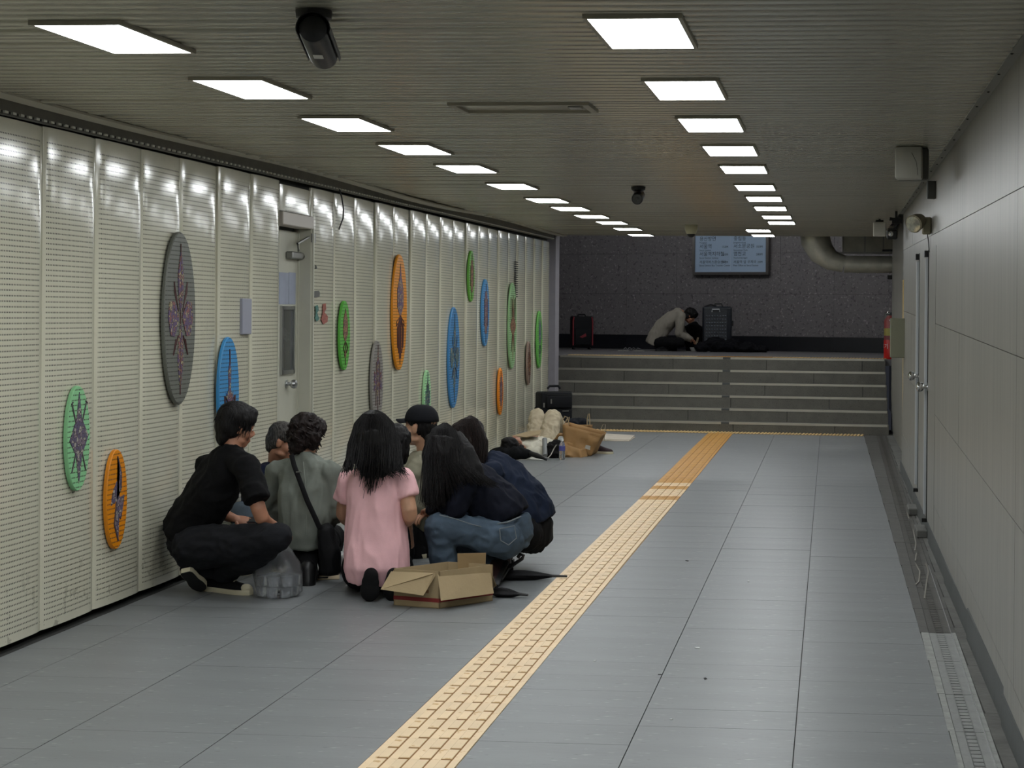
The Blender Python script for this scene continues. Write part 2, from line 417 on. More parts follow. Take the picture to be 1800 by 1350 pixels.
# ------------------------------------------------------------------ ceiling lights
M_lamp = bpy.data.materials.new('light_diffuser'); M_lamp.use_nodes = True
_b = M_lamp.node_tree.nodes['Principled BSDF']; _b.inputs['Base Color'].default_value = (.8, .82, .85, 1)
_b.inputs['Emission Color'].default_value = (.95, .985, 1.0, 1); _b.inputs['Emission Strength'].default_value = LAMP
M_frame = mat('light_frame', srgb(150, 145, 130), .5)
fr = MB(); LW, LL, th = .34, .665, .015
for sx in (-1, 1): fr.box((sx*(LW/2-.0075), 0, -th/2), (.015, LL, th))
for sy in (-1, 1): fr.box((0, sy*(LL/2-.0075), -th/2), (LW-.03, .015, th))
fr.box((0, 0, -.003), (LW-.03, LL-.03, .004))
frm = fr.mesh('frame', M_frame)
dfm = MB().box((0, 0, -th+.004), (LW-.03, LL-.03, .006)).mesh('diffuser', M_lamp)
RY = [5.70, 7.237, 8.66, 10.143, 11.574, 13.41, 14.868, 16.416, 18.052, 19.372, 21.515, 23.1]
RX = [-.678, -.661, -.651, -.64, -.632, -.635, -.621, -.619, -.609, -.596, -.974, -.975]
LY = [5.761, 7.166, 8.629, 10.064, 11.546, 13.337, 15.178, 16.541, 18.042, 19.494, 21.194, 23.1]
LX = [-2.66, -2.66, -2.665, -2.66, -2.669, -2.69, -2.72, -2.72, -2.722, -2.69, -2.71, -2.76]
order = ['first', 'second', 'third', 'fourth', 'fifth', 'sixth', 'seventh', 'eighth', 'ninth', 'tenth']
for row, xs, yy in (('right', RX, RY), ('left', LX, LY)):
    for i in range(-4, 12):
        x, y = (xs[i], yy[i]) if i >= 0 else (xs[0], yy[0]+1.45*i)
        if i < 0: lab = 'white ceiling light panel of the %s row, %s one behind the nearest visible panel' % (row, ('fourth', 'third', 'second', 'first')[i+4]); g = 'ceiling lights above the photographer, %s row' % row
        elif i == 0: lab = 'largest lit white ceiling panel of the %s row, nearest the camera' % row; g = 'ceiling lights'
        elif i < 10: lab = 'lit white ceiling panel, %s from the near end of the %s row' % (order[i], row); g = 'ceiling lights'
        else: lab = ('lit white ceiling panel, %s of the %s row before the steps' % ('last' if i == 11 else 'last but one', row)); g = 'ceiling lights'
        o = thing('ceiling_light', lab, 'ceiling light', (x, y, ceil_z(y)-.001), 0, g); o.rotation_euler = (math.atan(.009), 0, 0)
        obj('frame', frm, parent=o); obj('diffuser', dfm, parent=o)
M_lamp_added = M_lamp.copy(); M_lamp_added.name = 'added_landing_tube'; M_lamp_added.node_tree.nodes['Principled BSDF'].inputs['Emission Strength'].default_value = 125  # glow for the extra lamps added over the landing
# ------------------------------------------------------------------ steps, landing, far wall
M_gran = mat('step_granite', srgb(98, 96, 89), .7, vary=.14, scale=6, bump=.12, bscale=80, tint=.06, fleck=[(srgb(112, 110, 103), 120, .62), (srgb(58, 56, 52), 90, .62)])
M_wallg = mat('speckled_granite', srgb(106, 102, 104), .55, vary=.06, scale=3, tint=.03, fleck=[(srgb(146, 141, 142), 26, .61), (srgb(80, 77, 79), 21, .58)])
M_bgran = mat('black_granite', srgb(20, 21, 28), .35, vary=.2, scale=6, tint=.1)
SKW = -.085
def sy(x, y): return y+SKW*(x+1.6)
ZS = [.145, .325, .50, .678, .862, 1.05]; TR = .325; Y0 = 23.27
steps = struct('stairs', label='six dark granite steps with pale metal nosings')
def seg(x0, x1, y0, y1, z0, z1, name, m, parent, bev=0):
    pts = [(x0, sy(x0, y0), z0), (x1, sy(x1, y0), z0), (x1, sy(x1, y1), z0), (x0, sy(x0, y1), z0)]
    return obj(name, MB().prism(pts, (0, 0, z1-z0)), m, parent)
SX0, SX1 = -4.30, .86
for k, z in enumerate(ZS):
    zb = ZS[k-1] if k else -.02; yf = Y0+TR*k
    # riser blocks
    off = [.86, .03, .90, .02, .86, .0][k]
    xs = [SX0]; x = SX0+(1.48*off if off > .2 else 1.48*.5+1.48*.5*off)
    if k % 2: x = SX0+.72
    else: x = SX0+1.42-.04*k
    if k == 5: x = SX0+.36
    if k == 4: x = SX0+1.1
    if k == 3: x = SX0+.36+.0
    while x < SX1-.1: xs.append(x); x += 1.48
    xs.append(SX1)
    for a, b in zip(xs, xs[1:]):
        seg(a+.003, b-.003, yf, yf+TR+(.1 if k < 5 else .1), zb-.02 if k else zb, z-.004, 'step_block', M_gran, steps)
    mid = -1.52-.035*k*.5
    for a, b in ((SX0+.02, mid-.06), (mid+.06, SX1-.02)):
        seg(a, b, yf-.006, yf+.045, z-.028, z+.004, 'step_nosing', mat('nosing_metal', srgb(176, 172, 160), .38, metal=.5, vary=.08, scale=3), steps)
    seg(mid-.06, mid+.06, yf-.003, yf+.045, z-.022, z+.001, 'nosing_joint', M_skirt, steps)
# tactile warning tiles (domes) at foot and head of the steps
def dome_tile(m):
    mb = MB().box((0, 0, .002), (.296, .296, .006))
    return mb.mesh('dome_tile', m)
def domes(m):
    mb = MB()
    for i in range(6):
        for j in range(6): mb.lathe((-.1225+.049*i, -.1225+.049*j, .005), [(.0175, 0), (.014, .006), (.006, .0085)], 8)
    return mb.mesh('domes', m, True)
M_yelw = mat('pale_yellow_tile', srgb(214, 182, 124), .5, vary=.1, scale=4, tint=.05)
dm = dome_tile(mat('dome_tile_base', srgb(126, 108, 78), .7, vary=.2, scale=10)); dd = domes(M_yelw)
foot = struct('trim_7', MB().box((-1.8, 23.08, -.004), (4.3, .32, .004)), M_conc); foot['label'] = 'row of pale yellow dome tiles at the foot of the steps'
x = -3.85
while x < .50:
    o = obj('dome_tile', dm, parent=foot, loc=(x, sy(x, Y0-.155), 0), rot=(0, 0, SKW)); obj('domes', dd, parent=o); x += .3
LZ = 1.05
land = struct('landing_floor', MB().prism([(-9, sy(-9, 25.0), LZ-.1), (1.6, sy(1.6, 25.0), LZ-.1), (1.6, 31.5, LZ-.1), (-9, 33.5, LZ-.1)], (0, 0, .096)), mat('landing_tile', srgb(104, 102, 104), .5, vary=.1, scale=3, bump=.05))
land['label'] = 'upper landing floor behind the steps'
head = struct('trim_8', MB().box((-2, 25.2, LZ-.006), (.3, .3, .004)), M_conc); head['label'] = 'row of yellow dome tiles along the top of the steps'
x = -4.05
ddo = domes(M_yeld)
while x < .8:
    o = obj('dome_tile', dm, parent=head, loc=(x, sy(x, Y0+TR*5+.35), LZ-.003), rot=(0, 0, SKW)); obj('domes', ddo if -2.1 < x < -.9 else dd, parent=o); x += .3
# far wall, skewed a little; granite slabs over a black plinth
WA, WB = V((-9, 32.35, 0)), V((1.6, 29.25, 0))
wd = (WB-WA).normalized(); wn = V((wd.y, -wd.x, 0))
def wp(s, z, d=0): p = WA+wd*s+wn*d; return V((p.x, p.y, z))
WLn = (WB-WA).length
wf = struct('wall_far', MB().prism([wp(0, LZ-.2, -.06), wp(WLn, LZ-.2, -.06), wp(WLn, 4.6, -.06), wp(0, 4.6, -.06)], -wn*.2), M_void)
def slab(s0, s1, z0, z1, m, name, pr=0):
    return obj(name, MB().prism([wp(s0+.002, z0+.002, pr), wp(s1-.002, z0+.002, pr), wp(s1-.002, z1-.002, pr), wp(s0+.002, z1-.002, pr)], -wn*.04), m, wf)
s = 2.1; i = 0
while s < WLn:
    e = min(s+1.05, WLn)
    slab(s, e, LZ, LZ+.27, M_bgran, 'plinth_slab', .012)
    z = LZ+.27
    for h in (.80, .78, .80, .8): slab(s, e, z, z+h, M_wallg, 'granite_slab', R.uniform(-.001, .001)); z += h
    s = e; i += 1
slab(0, 2.1, LZ, 4.5, M_wallg, 'granite_slab')
# side walls and ceiling of the landing
struct('wall_stair_right', MB().box((1.22, 20.65, 1.6), (.6, 6.5, 3.2)), M_porc)
struct('wall_landing_right', MB().box((1.47, 27.7, 2.2), (.6, 7.6, 4.6)), M_porc)
struct('wall_landing_left', MB().box((-9.05, 29, 2.4), (.1, 9.2, 4.4)), M_wallg)
lr = struct('wall_stair_left', MB().prism([(-4.42, 23.45, 0), (-4.075, 23.45, 0), (-4.075, 23.78, 0), (-4.42, 23.78, 0)], (0, 0, 3.6)), mat('lavender_stone', srgb(150, 147, 154), .6, vary=.05))
struct('wall_landing_front', MB().box((-6.8, 24.2, 2.2), (4.8, .2, 4.5)), M_wallg)
struct('ceiling_landing', MB().box((-3.7, 28.3, 4.35), (11, 9.6, .1)), mat('landing_ceiling', srgb(120, 118, 112), .7))
struct('ceiling_landing_riser', MB().box((-1.7, 23.72, 3.75), (5.9, .1, 1.3)), M_wallg)

# lamps added out of sight above the landing to brighten the far wall
for i, x in enumerate((-5.2, -2.6, 0.0)):
    o = thing('added_landing_light', 'added unseen lamp brightening the upper landing, %s of three from its left end' % ('first', 'second', 'third')[i], 'ceiling light', (x, 27.0, 4.29), 0, 'added unseen lamps above the landing')
    obj('frame', MB().box((0, 0, 0), (1.24, .2, .02)), M_frame, o)
    obj('tube', MB().cyl((-.58, 0, -.03), (.58, 0, -.03), .016, n=10), M_lamp_added, o)
# ------------------------------------------------------------------ fixtures
M_paint = mat('cream_paint', srgb(186, 185, 170), .4, vary=.05, scale=4, bump=.04)
M_grey = mat('grey_enamel', srgb(150, 150, 146), .45, vary=.05)
M_chrome = mat('chrome', srgb(210, 210, 210), .12, metal=1)
M_dark = mat('dark_metal', srgb(30, 30, 30), .4, metal=.4)
M_glassd = mat('dusty_glass', srgb(70, 72, 70), .18, vary=.3, scale=5)
def hang(px, py, y): return at(px, py, y)
# left door in its recess
XD = XL-.11
d1 = struct('door_1', label='cream door with glazed upper panel set into the perforated wall')
yl0, yl1 = 11.46, 12.245
zt = 2.33
obj('door_leaf', MB().box((XD-.02, (yl0+yl1)/2, zt/2+.02), (.04, yl1-yl0, zt-.04)), M_paint, d1)
obj('door_gap', MB().box((XD-.012, yl1+.008, zt/2), (.03, .012, zt)), M_void, d1)
jm = MB().box((XL-.075, yl1+.03, 1.19), (.14, .034, 2.38)).box((XL-.02, yl1+.045, 1.19), (.06, .022, 2.38)).box((XD+.004, yl1+.006, 1.19), (.02, .016, 2.38))
obj('door_frame', jm, M_paint, d1)
obj('door_header', MB().bbox((XL-.045, 11.92, 2.405), (.12, .70, .10), .006), mat('header_paint', srgb(192, 184, 174), .4), d1)
obj('recess_lining', MB().box((XD-.08, 11.9, 1.25), (.06, .9, 2.5)).box((XL-.06, 11.50, 1.2), (.1, .03, 2.4)), M_conc, d1)
def leafbox(px0, py0, px1, py1, t, m, name, par):
    a, b = atx(px0, (py0+py1)/2, XD), atx(px1, (py0+py1)/2, XD); tt, bb = atx((px0+px1)/2, py0, XD), atx((px0+px1)/2, py1, XD)
    return obj(name, MB().box((XD+t/2, (a.y+b.y)/2, (tt.z+bb.z)/2), (t, abs(b.y-a.y), abs(tt.z-bb.z))), m, par), ((a.y, b.y), (bb.z, tt.z))
pane, ((pa, pb), (pz0, pz1)) = leafbox(493, 541, 514, 654, .004, M_glassd, 'door_window', d1)
wfm = MB()
for yy in (pa, pb): wfm.box((XD+.009, yy, (pz0+pz1)/2), (.018, .028, pz1-pz0+.03))
for zz in (pz0, pz1): wfm.box((XD+.009, (pa+pb)/2, zz), (.018, abs(pb-pa), .028))
obj('window_frame', wfm, M_steel, pane)
M_note = mat('faded_blue_note', srgb(150, 156, 172), .7, vary=.06)
for a, b in ((490, 506.6), (507.4, 519)): leafbox(a, 479, b, 535, .003, M_note, 'paper_note', d1)
kc = atx(503, 675, XD)
kn = MB().lathe((XD, kc.y, kc.z), [(.034, 0), (.034, .008), (.014, .012), (.014, .03), (.03, .045), (.036, .06), (.03, .078), (.012, .086)], 16, (1, 0, 0))
obj('door_knob', kn, M_steel, d1, smooth=True)
c0 = atx(508, 452, XD)
cl = MB().bbox((XD+.03, c0.y+.04, c0.z+.015), (.06, .24, .055), .008).cyl((XD+.03, c0.y+.16, c0.z+.015), (XD+.03, c0.y+.24, c0.z+.015), .028, n=12)
cl.tube([(XD+.07, c0.y+.02, c0.z+.05), (XD+.10, c0.y-.1, c0.z+.10), (XD+.09, c0.y+.22, c0.z+.17)], .010, 6).box((XD+.07, c0.y+.25, c0.z+.16), (.09, .09, .07))
obj('door_closer', cl, M_alu, d1)
# plate and scraps on the left wall
tag(obj('wall_plate', MB().bbox((XL+.012, 10.82, 1.67), (.026, .172, .25), .005), mat('lilac_grey', srgb(150, 152, 164), .4)), 'small grey rectangular cover plate on perforated wall above the blue disc', 'wall plate')
def scrap(pts, m, name, label):
    P = [atx(x, y, XL+.006) for x, y in pts]
    return tag(obj(name, MB().prism(P, (.003, 0, 0)), m), label, 'sticker')
scrap([(551, 512), (560, 511), (562, 515), (561, 522), (552, 523)], mat('smudge_grey', srgb(92, 92, 88), .7), 'sticker', 'dark grey smudged sticker on the wall beside the cream door')
scrap([(554, 538), (558, 536), (560, 545), (557, 550), (561, 561), (556, 565), (553, 560), (555, 551)], mat('torn_teal', srgb(70, 112, 104), .7, vary=.5, scale=60), 'sticker', 'torn teal sticker remnant on the wall beside the door')
scrap([(567, 535), (572, 533), (573, 543), (570, 549), (576, 556), (575, 566), (568, 570), (564, 562), (567, 550)], mat('torn_red', srgb(146, 84, 72), .7, vary=.5, scale=60), 'sticker', 'torn dull red sticker remnant on the wall beside the door')
scrap([(554, 466), (556, 467), (557, 472), (554, 473)], M_dark, 'sticker', 'tiny black scrap stuck high on the wall beside the door')
tag(obj('hanging_cable', MB().tube([atx(597, 333, XL+.03), atx(601, 348, XL+.035), atx(604, 368, XL+.03), atx(603, 384, XL+.022), atx(598, 397, XL+.018), atx(596, 403, XL+.018)], .006, 6), M_black, smooth=True), 'thin black cable hanging loose down the perforated wall', 'cable')
tag(obj('loose_cable', MB().tube([atx(556, 20, XL+1.9), atx(553, 32, XL+1.9)], .002, 4), M_dark), 'thin stub of wire beside the nearest security camera', 'wire')
# louvre patch in the wall far along
lv = MB()
for i in range(17): lv.box((XL+.008, 20.42, 1.93+i*.028), (.012, .17, .013))
tag(obj('vent_slots', lv, M_void), 'column of open dark vent slots near the far end of the perforated wall', 'vent')
# ---- art discs
def disc(name, Y, z, w_, h_, col, label, motif, pal, kind='disc'):
    X = XL+.008; T = .022
    t = thing('art_disc', label, 'wall art', (X, Y, z), 0, 'decorated oval discs on the left wall')
    n = 40; P = [V((0, w_*math.cos(2*math.pi*i/n), h_*math.sin(2*math.pi*i/n))) for i in range(n)]
    mb = MB(); rings = [[p for p in P], [p+V((T-.006, 0, 0)) for p in P], [p*.985+V((T, 0, 0)) for p in P]]
    mb.ring(rings)
    obj('board', mb, perf_mat('disc_'+name, col, .42, vary=.04), t)
    m1, m2 = MO(*pal)
    lines = []; pieces = []
    def poly(pts, mirror=True, d=.0):
        # pts in units of half width / half height
        for s_ in ((1, -1) if mirror else (1,)):
            mo = MB(); pieces.append(mo); mo.prism([V((T+d, s_*y*w_, zz*h_)) for y, zz in pts][::s_], (.004, 0, 0))
    def line(pts, mirror=True, r=.006):
        for s_ in ((1, -1) if mirror and any(abs(p[0]) > .01 for p in pts) else (1,)): ln = MB(); lines.append(ln); ln.tube([V((T+.002, s_*y*w_, zz*h_)) for y, zz in pts], r, 5, flat=.6)
    motif(poly, line)
    for mo in pieces: obj('motif_piece', mo, m1, t)
    for ln in lines: obj('motif_line', ln, m2, t)
    return t
_mo = {}
def MO(a, b, c):
    k = (a, b, c)
    if k not in _mo:
        m = bpy.data.materials.new('mosaic'); m.use_nodes = True; nt = m.node_tree; L = nt.links.new; bs = nt.nodes['Principled BSDF']; bs.inputs['Roughness'].default_value = .6
        tc = nt.nodes.new('ShaderNodeTexCoord')
        v = nod(nt, 'ShaderNodeTexVoronoi', Scale=48.0); L(tc.outputs['Object'], v.inputs['Vector'])
        sp = nt.nodes.new('ShaderNodeSeparateColor'); L(v.outputs['Color'], sp.inputs[0])
        e = nod(nt, 'ShaderNodeTexVoronoi', Scale=48.0); e.feature = 'DISTANCE_TO_EDGE'; L(tc.outputs['Object'], e.inputs['Vector'])
        r = nt.nodes.new('ShaderNodeValToRGB'); r.color_ramp.interpolation = 'CONSTANT'; els = r.color_ramp.elements
        els[0].color = srgb(*a); els[1].color = srgb(*b); els[1].position = .4; x = els.new(.72); x.color = srgb(*c)
        L(sp.outputs[0], r.inputs[0])
        L(mixc(nt, mth(nt, 'LESS_THAN', e.outputs['Distance'], .06), r.outputs[0], srgb(52, 46, 50)), bs.inputs['Base Color'])
        _mo[k] = (m, mat('motif_line', srgb(*[int(q*.62) for q in b]), .6))
    return _mo[k]
PUR = ((92, 72, 108), (132, 82, 80), (168, 154, 118)); DIA = ((88, 80, 104), (128, 112, 124), (168, 162, 150)); BRN = ((132, 86, 60), (108, 62, 48), (172, 132, 90)); TEA = ((66, 108, 112), (78, 88, 108), (158, 158, 130))
def cross(p, l):
    p([(0, .80), (.17, .52), (.15, .30), (0, .02), (-.15, .30), (-.17, .52)], False); p([(0, -.84), (.17, -.5), (.16, -.32), (0, -.02), (-.16, -.32), (-.17, -.5)], False)
    p([(.08, .02), (.42, .20), (.70, .19), (.80, .02), (.62, -.20), (.38, -.21)]); l([(.14, .08), (.42, .42), (.40, .30), (.2, .16)]); l([(.16, -.2), (.46, -.42), (.3, -.24)]); l([(0, .86), (0, -.88)], False)
def lozenge(p, l):
    p([(0, .88), (.22, .38), (.82, .03), (.26, -.32), (0, -.86), (-.26, -.32), (-.82, -.03), (-.22, .38)], False, ); l([(.62, .66), (.28, .30)]); l([(.62, -.64), (.3, -.30)]); l([(.56, .7), (.68, .66)])
def bolt(p, l):
    p([(.0, .86), (.38, .50), (.36, .18), (.02, .12), (-.08, .36), (-.48, .14), (-.62, -.10), (-.1, -.02), (-.3, -.5), (.08, -.84), (.16, -.36), (.34, -.42), (.54, -.16), (.66, .06), (.2, .02), (.1, .3), (.18, .55)], False)
    l([(0, .86), (.38, .5), (.36, .18)], False); l([(.08, -.84), (-.3, -.5), (-.12, -.06)], False)
def leafy(p, l):
    p([(0, .78), (.42, .42), (.46, .05), (.12, -.16), (-.12, -.16), (-.46, .05), (-.42, .42)], False); l([(0, -.16), (.05, -.45), (0, -.86)], False); l([(.1, -.2), (.42, -.36), (.2, -.5)]); p([(0, -.42), (.2, -.56), (0, -.66), (-.2, -.56)], False)
def drop(p, l):
    p([(0, .84), (.12, .62), (.42, .40), (.44, .10), (.06, -.06), (-.06, -.06), (-.44, .10), (-.42, .40), (-.12, .62)], False)
    for q in (.12, .28, .44): l([(.03, -.06), (q, -.2-.2*q), (q*.9, -.55-.5*(.44-q)), (q*.8, -.62-.55*(.44-q))], True, .007)
    l([(.06, -.08), (.5, -.16), (.56, -.24), (.4, -.2)]); l([(0, -.06), (0, -.9)], False, .007)
def spear(p, l):
    p([(0, .86), (.12, .5), (.12, .18), (-.12, .18), (-.12, .5)], False); p([(.2, .14), (.62, .28), (.66, -.2), (.22, -.12)]); p([(0, .12), (.18, 0), (0, -.5), (-.18, 0)], False); l([(0, .9), (0, -.92)], False); l([(.3, .5), (.32, -.55)])
def bird(p, l):
    l([(0, .78), (.03, .5)], False, .008); p([(0, .56), (.14, .40), (.1, .06), (.26, -.06), (.36, .0), (.2, -.22), (-.2, -.22), (-.36, .0), (-.26, -.06), (-.1, .06), (-.14, .40)], False); l([(.1, -.2), (.5, -.06), (.46, -.4), (.2, -.5), (.12, -.34)], True, .009); l([(0, -.2), (0, -.8)], False)
def strip_(p, l):
    p([(-.3, .62), (.3, .62), (.36, 0), (.3, -.62), (-.3, -.62), (-.36, 0)], False); l([(0, .86), (0, -.9)], False); l([(.44, .4), (.48, -.4)])
def star(p, l):
    p([(0, .7), (.16, .2), (.66, .04), (.66, -.06), (.16, -.2), (0, -.82), (-.16, -.2), (-.66, -.06), (-.66, .04), (-.16, .2)], False); l([(.3, .62), (.22, .2)], True, .009); l([(.6, .66), (.5, .12)], True, .008); l([(.4, -.6), (.2, -.2)], True, .008)
G_, B_, O_, K_, MI = srgb(104, 106, 98), srgb(58, 140, 196), srgb(222, 136, 12), srgb(88, 172, 64), srgb(142, 206, 150)
DS = [('grey', 9.66, 1.658, .238, .54, G_, 'largest disc, grey with a purple cross-shaped mosaic, left of the cream door', cross, PUR),
 ('blue', 10.48, 1.157, .178, .375, B_, 'blue disc with a small dark winged motif just above the crouching man', bird, PUR),
 ('mint', 8.32, 1.012, .130, .284, srgb(140, 200, 146), 'mint green disc with a dark lozenge mosaic, leftmost on the wall', lozenge, DIA),
 ('orange', 8.79, .629, .130, .284, O_, 'small orange disc with a lightning-shaped mosaic, lowest on the wall', bolt, DIA),
 ('green', 13.05, 1.512, .135, .290, K_, 'green disc with a brown leaf mosaic right of the cream door', leafy, BRN),
 ('stone', 14.02, 1.079, .180, .375, srgb(136, 132, 126), 'taupe grey disc partly behind the head of the woman in pink', spear, PUR),
 ('amber', 14.75, 1.711, .245, .545, srgb(220, 140, 16), 'tall orange disc with a purple drop and trailing lines', drop, PUR),
 ('palemint', 15.80, .846, .135, .286, srgb(160, 212, 156), 'pale mint disc half hidden behind the black cap', spear, TEA),
 ('deepblue', 16.94, 1.229, .250, .545, srgb(62, 130, 184), 'tall blue disc with a dark teal cross-shaped mosaic', cross, TEA),
 ('leaf', 17.75, 2.127, .145, .290, srgb(98, 164, 60), 'small green disc with brown mosaic, highest on the wall', strip_, BRN),
 ('sky', 18.50, 1.718, .195, .395, srgb(70, 138, 190), 'medium blue disc with a brown and red mosaic column', strip_, PUR),
 ('sage', 20.11, 1.554, .250, .55, srgb(140, 180, 128), 'tall sage green disc with a brown star-shaped mosaic', star, BRN),
 ('tanger', 19.40, .748, .140, .290, srgb(232, 136, 20), 'small orange disc with purple mosaic above the lying man', strip_, PUR),
 ('taupe', 21.24, 1.043, .140, .295, srgb(142, 120, 106), 'small brown disc with brown mosaic near the black suitcase', spear, BRN),
 ('grass', 22.01, 1.352, .195, .400, srgb(100, 176, 78), 'green disc with a small red motif, last before the steps', leafy, TEA)]
for a in DS: disc(*a)
# ---- ceiling hatch
h = thing('ceiling_hatch', 'shallow rectangular access hatch frame in the slatted ceiling', 'hatch', (-1.54, 7.91, ceil_z(7.91)-.001)); h.rotation_euler = (.009, 0, 0)
hf = MB()
for s_ in (-1, 1): hf.box((s_*.335, 0, -.008), (.035, .34, .016)); hf.box((0, s_*.158, -.008), (.64, .022, .016))
obj('frame', hf, M_frame, h); obj('cover', MB().box((0, 0, -.001), (.64, .30, .004)), M_slat, h)
obj('latch', MB().box((.27, -.06, -.012), (.06, .09, .012)), M_alu, h)
# ---- security cameras
def bullet(label, base, p0, p1, r, dark=M_black, shield=True, lens=False, sticker=False):
    t = thing('security_camera', label, 'security camera', base, 0)
    B = V(base); a = V(p0)-B; b = V(p1)-B; ax = (b-a).normalized()
    obj('mount', MB().lathe((0, 0, -.03), [(r*.75, -.012), (r*1.2, .004), (r*1.25, .03)], 20), dark, t, True)
    top = a+(b-a)*.28+V((0, 0, r*.6))
    obj('arm', MB().tube([(0, 0, -.02), (0, 0, -.06), lerp(V((0, 0, -.06)), top, .6), top], [r*.5, r*.46, r*.4, r*.42], 12), dark, t, True)
    L_ = (b-a).length
    prof = [(r*.5, 0), (r*.92, .006), (r, .02), (r, L_*.93), (r*.95, L_-.004), (r*.8, L_)]
    obj('housing', MB().lathe(a, prof, 24, ax), dark, t, True)
    if shield:
        q = V((0, 0, 1)).rotation_difference(ax); mb = MB(); rings = []
        for zz in (-.005, L_*1.02):
            o_, i_ = [], []
            for j in range(15):
                u = -.25+(math.pi+.5)*j/14
                side = V((ax.y, -ax.x, 0)).normalized(); upv = side.cross(ax)
                if upv.z < 0: upv = -upv
                o_.append(a+ax*zz+(side*math.cos(u)+upv*math.sin(u))*(r*1.16))
                i_.append(a+ax*zz+(side*math.cos(u)+upv*math.sin(u))*(r*1.10))
            rings.append(o_+i_[::-1])
        mb.ring(rings); obj('sunshield', mb, dark, t, True)
    if lens: obj('lens', MB().lathe(b+ax*.001, [(r*.8, 0), (r*.55, -.006), (r*.3, .004), (r*.05, .006)], 16, ax), M_glassd, t, True)
    if sticker:
        side = V((ax.y, -ax.x, 0)).normalized(); dn = side.cross(ax)
        if dn.z > 0: dn = -dn
        c = a+(b-a)*.48+dn*(r+.001); s1, s2 = side*.016, ax*.045
        obj('white_label', MB().prism([c-s1-s2*.5, c+s1-s2*.5, c+s1+s2*.5, c-s1+s2*.5], dn*.001), mat('label_white', srgb(200, 198, 190), .6), t)
    return t
cb = at(552, -4, 5.28); cb.z = ceil_z(5.28)
bullet('largest black bullet security camera hanging from the near ceiling', cb, at(550, 50, 5.20), at(570, 100, 5.54), .049, sticker=True)
cb = at(1122, 328, 13.5); cb.z = ceil_z(cb.y)
bullet('black bullet security camera on the middle of the ceiling between the light rows', cb, at(1124, 343, 13.7), at(1120, 350, 13.4), .05, shield=False, lens=True)
dmc = at(1215, 395, 20.2); dmc.z = ceil_z(20.2)
t = thing('dome_camera', 'cream dome security camera on the ceiling above the sign board', 'security camera', dmc)
obj('housing', MB().lathe((0, 0, 0), [(.085, 0), (.085, -.05), (.066, -.10), (.055, -.115)], 20), mat('cream_plastic', srgb(170, 166, 138), .5), t, True)
obj('dome', MB().lathe((0, 0, -.112), [(.055, 0), (.05, -.022), (.03, -.042), (.005, -.048)], 16), M_black, t, True)
wb = at(1546, 403, 18.6)
t = thing('white_box', 'small white boxed device hanging beside the silver duct', 'ceiling device', wb)
obj('body', MB().bbox((0, 0, 0), (.145, .11, .165), .008), mat('device_white', srgb(196, 194, 184), .45), t)
obj('hanger', MB().cyl((0, 0, .08), (0, 0, .1), .012).box((0, 0, .095), (.09, .05, .02)).cyl((0, 0, .1), (0, 0, ceil_z(18.6)-wb.z), .012), M_dark, t)
kb = at(1572, 393, 17.0)
t = thing('security_camera', 'black floodlight-like camera at the end of the ceiling by the right wall', 'security camera', kb)
hd = at(1568, 411, 16.85)-kb
obj('bracket', MB().box((.03, 0, .03), (.11, .05, .06)).tube([(-.05, 0, .05), (.06, 0, .03), (.0, 0, -.07)], .02, 8).cyl((.02, 0, .04), (.02, 0, ceil_z(17)-kb.z), .014), M_black, t)
obj('head', MB().bbox(hd, (.11, .13, .10), .012, Rx(.2)), M_black, t)
obj('lens', MB().lathe(hd+V((-.015, -.066, -.005)), [(.03, 0), (.024, .008), (.008, .012)], 14, (0, -1, -.2)), M_chrome, t, True)
# ---- speaker, small wall box, emergency lamp
sc = at(1598, 287, 10.0)
t = thing('ceiling_speaker', 'square white speaker box hanging from ceiling near the right wall', 'speaker', sc, -.12)
obj('box', MB().bbox((0, .0, 0), (.165, .12, .2), .012, seg=2), mat('speaker_white', srgb(176, 175, 166), .5, vary=.04), t, True)
obj('side_cover', MB().bbox((.02, .1, 0), (.19, .09, .205), .01), mat('speaker_grey', srgb(96, 96, 90), .55), t)
obj('scratch', MB().tube([(.02, -.0608, .06), (.05, -.0608, .0), (.06, -.0608, -.08)], .0012, 4), M_dark, t)
obj('bracket', MB().box((.03, .05, .115), (.09, .03, .02)).cyl((.03, .05, .11), (.03, .05, ceil_z(10)-sc.z), .012).tube([(0, .05, ceil_z(10)-sc.z-.01), (-.05, .05, ceil_z(10)-sc.z-.02), (-.07, .05, .1)], .004, 5), M_dark, t)
bx = at(1632, 334, 11.7)
t = thing('junction_box', 'small dark box with shiny edge high on the right wall', 'junction box', (wallr_x(11.7)-.03, 11.7, bx.z))
obj('body', MB().bbox((0, 0, 0), (.06, .07, .13), .004), mat('box_dark', srgb(70, 70, 64), .5), t)
obj('edge_strip', MB().box((-.031, -.01, 0), (.006, .03, .13)), M_steel, t)
ey = 12.2; eb = at(1634, 397, ey)
t = thing('emergency_light', 'round emergency lamp head on a cream wall box', 'emergency light', (wallr_x(ey), ey, eb.z))
obj('wall_box', MB().bbox((-.035, 0, 0), (.07, .09, .13), .01), mat('aged_cream', srgb(150, 144, 120), .5, vary=.1), t)
hc = at(1611, 391, ey-.12)-V((wallr_x(ey), ey, eb.z))
hax = V((-.55, -.78, -.34)).normalized()
obj('lamp_head', MB().lathe(hc-hax*.05, [(.02, -.03), (.05, -.01), (.062, .03), (.066, .07), (.07, .09)], 24, hax), mat('aged_cream2', srgb(120, 112, 92), .5), t, True)
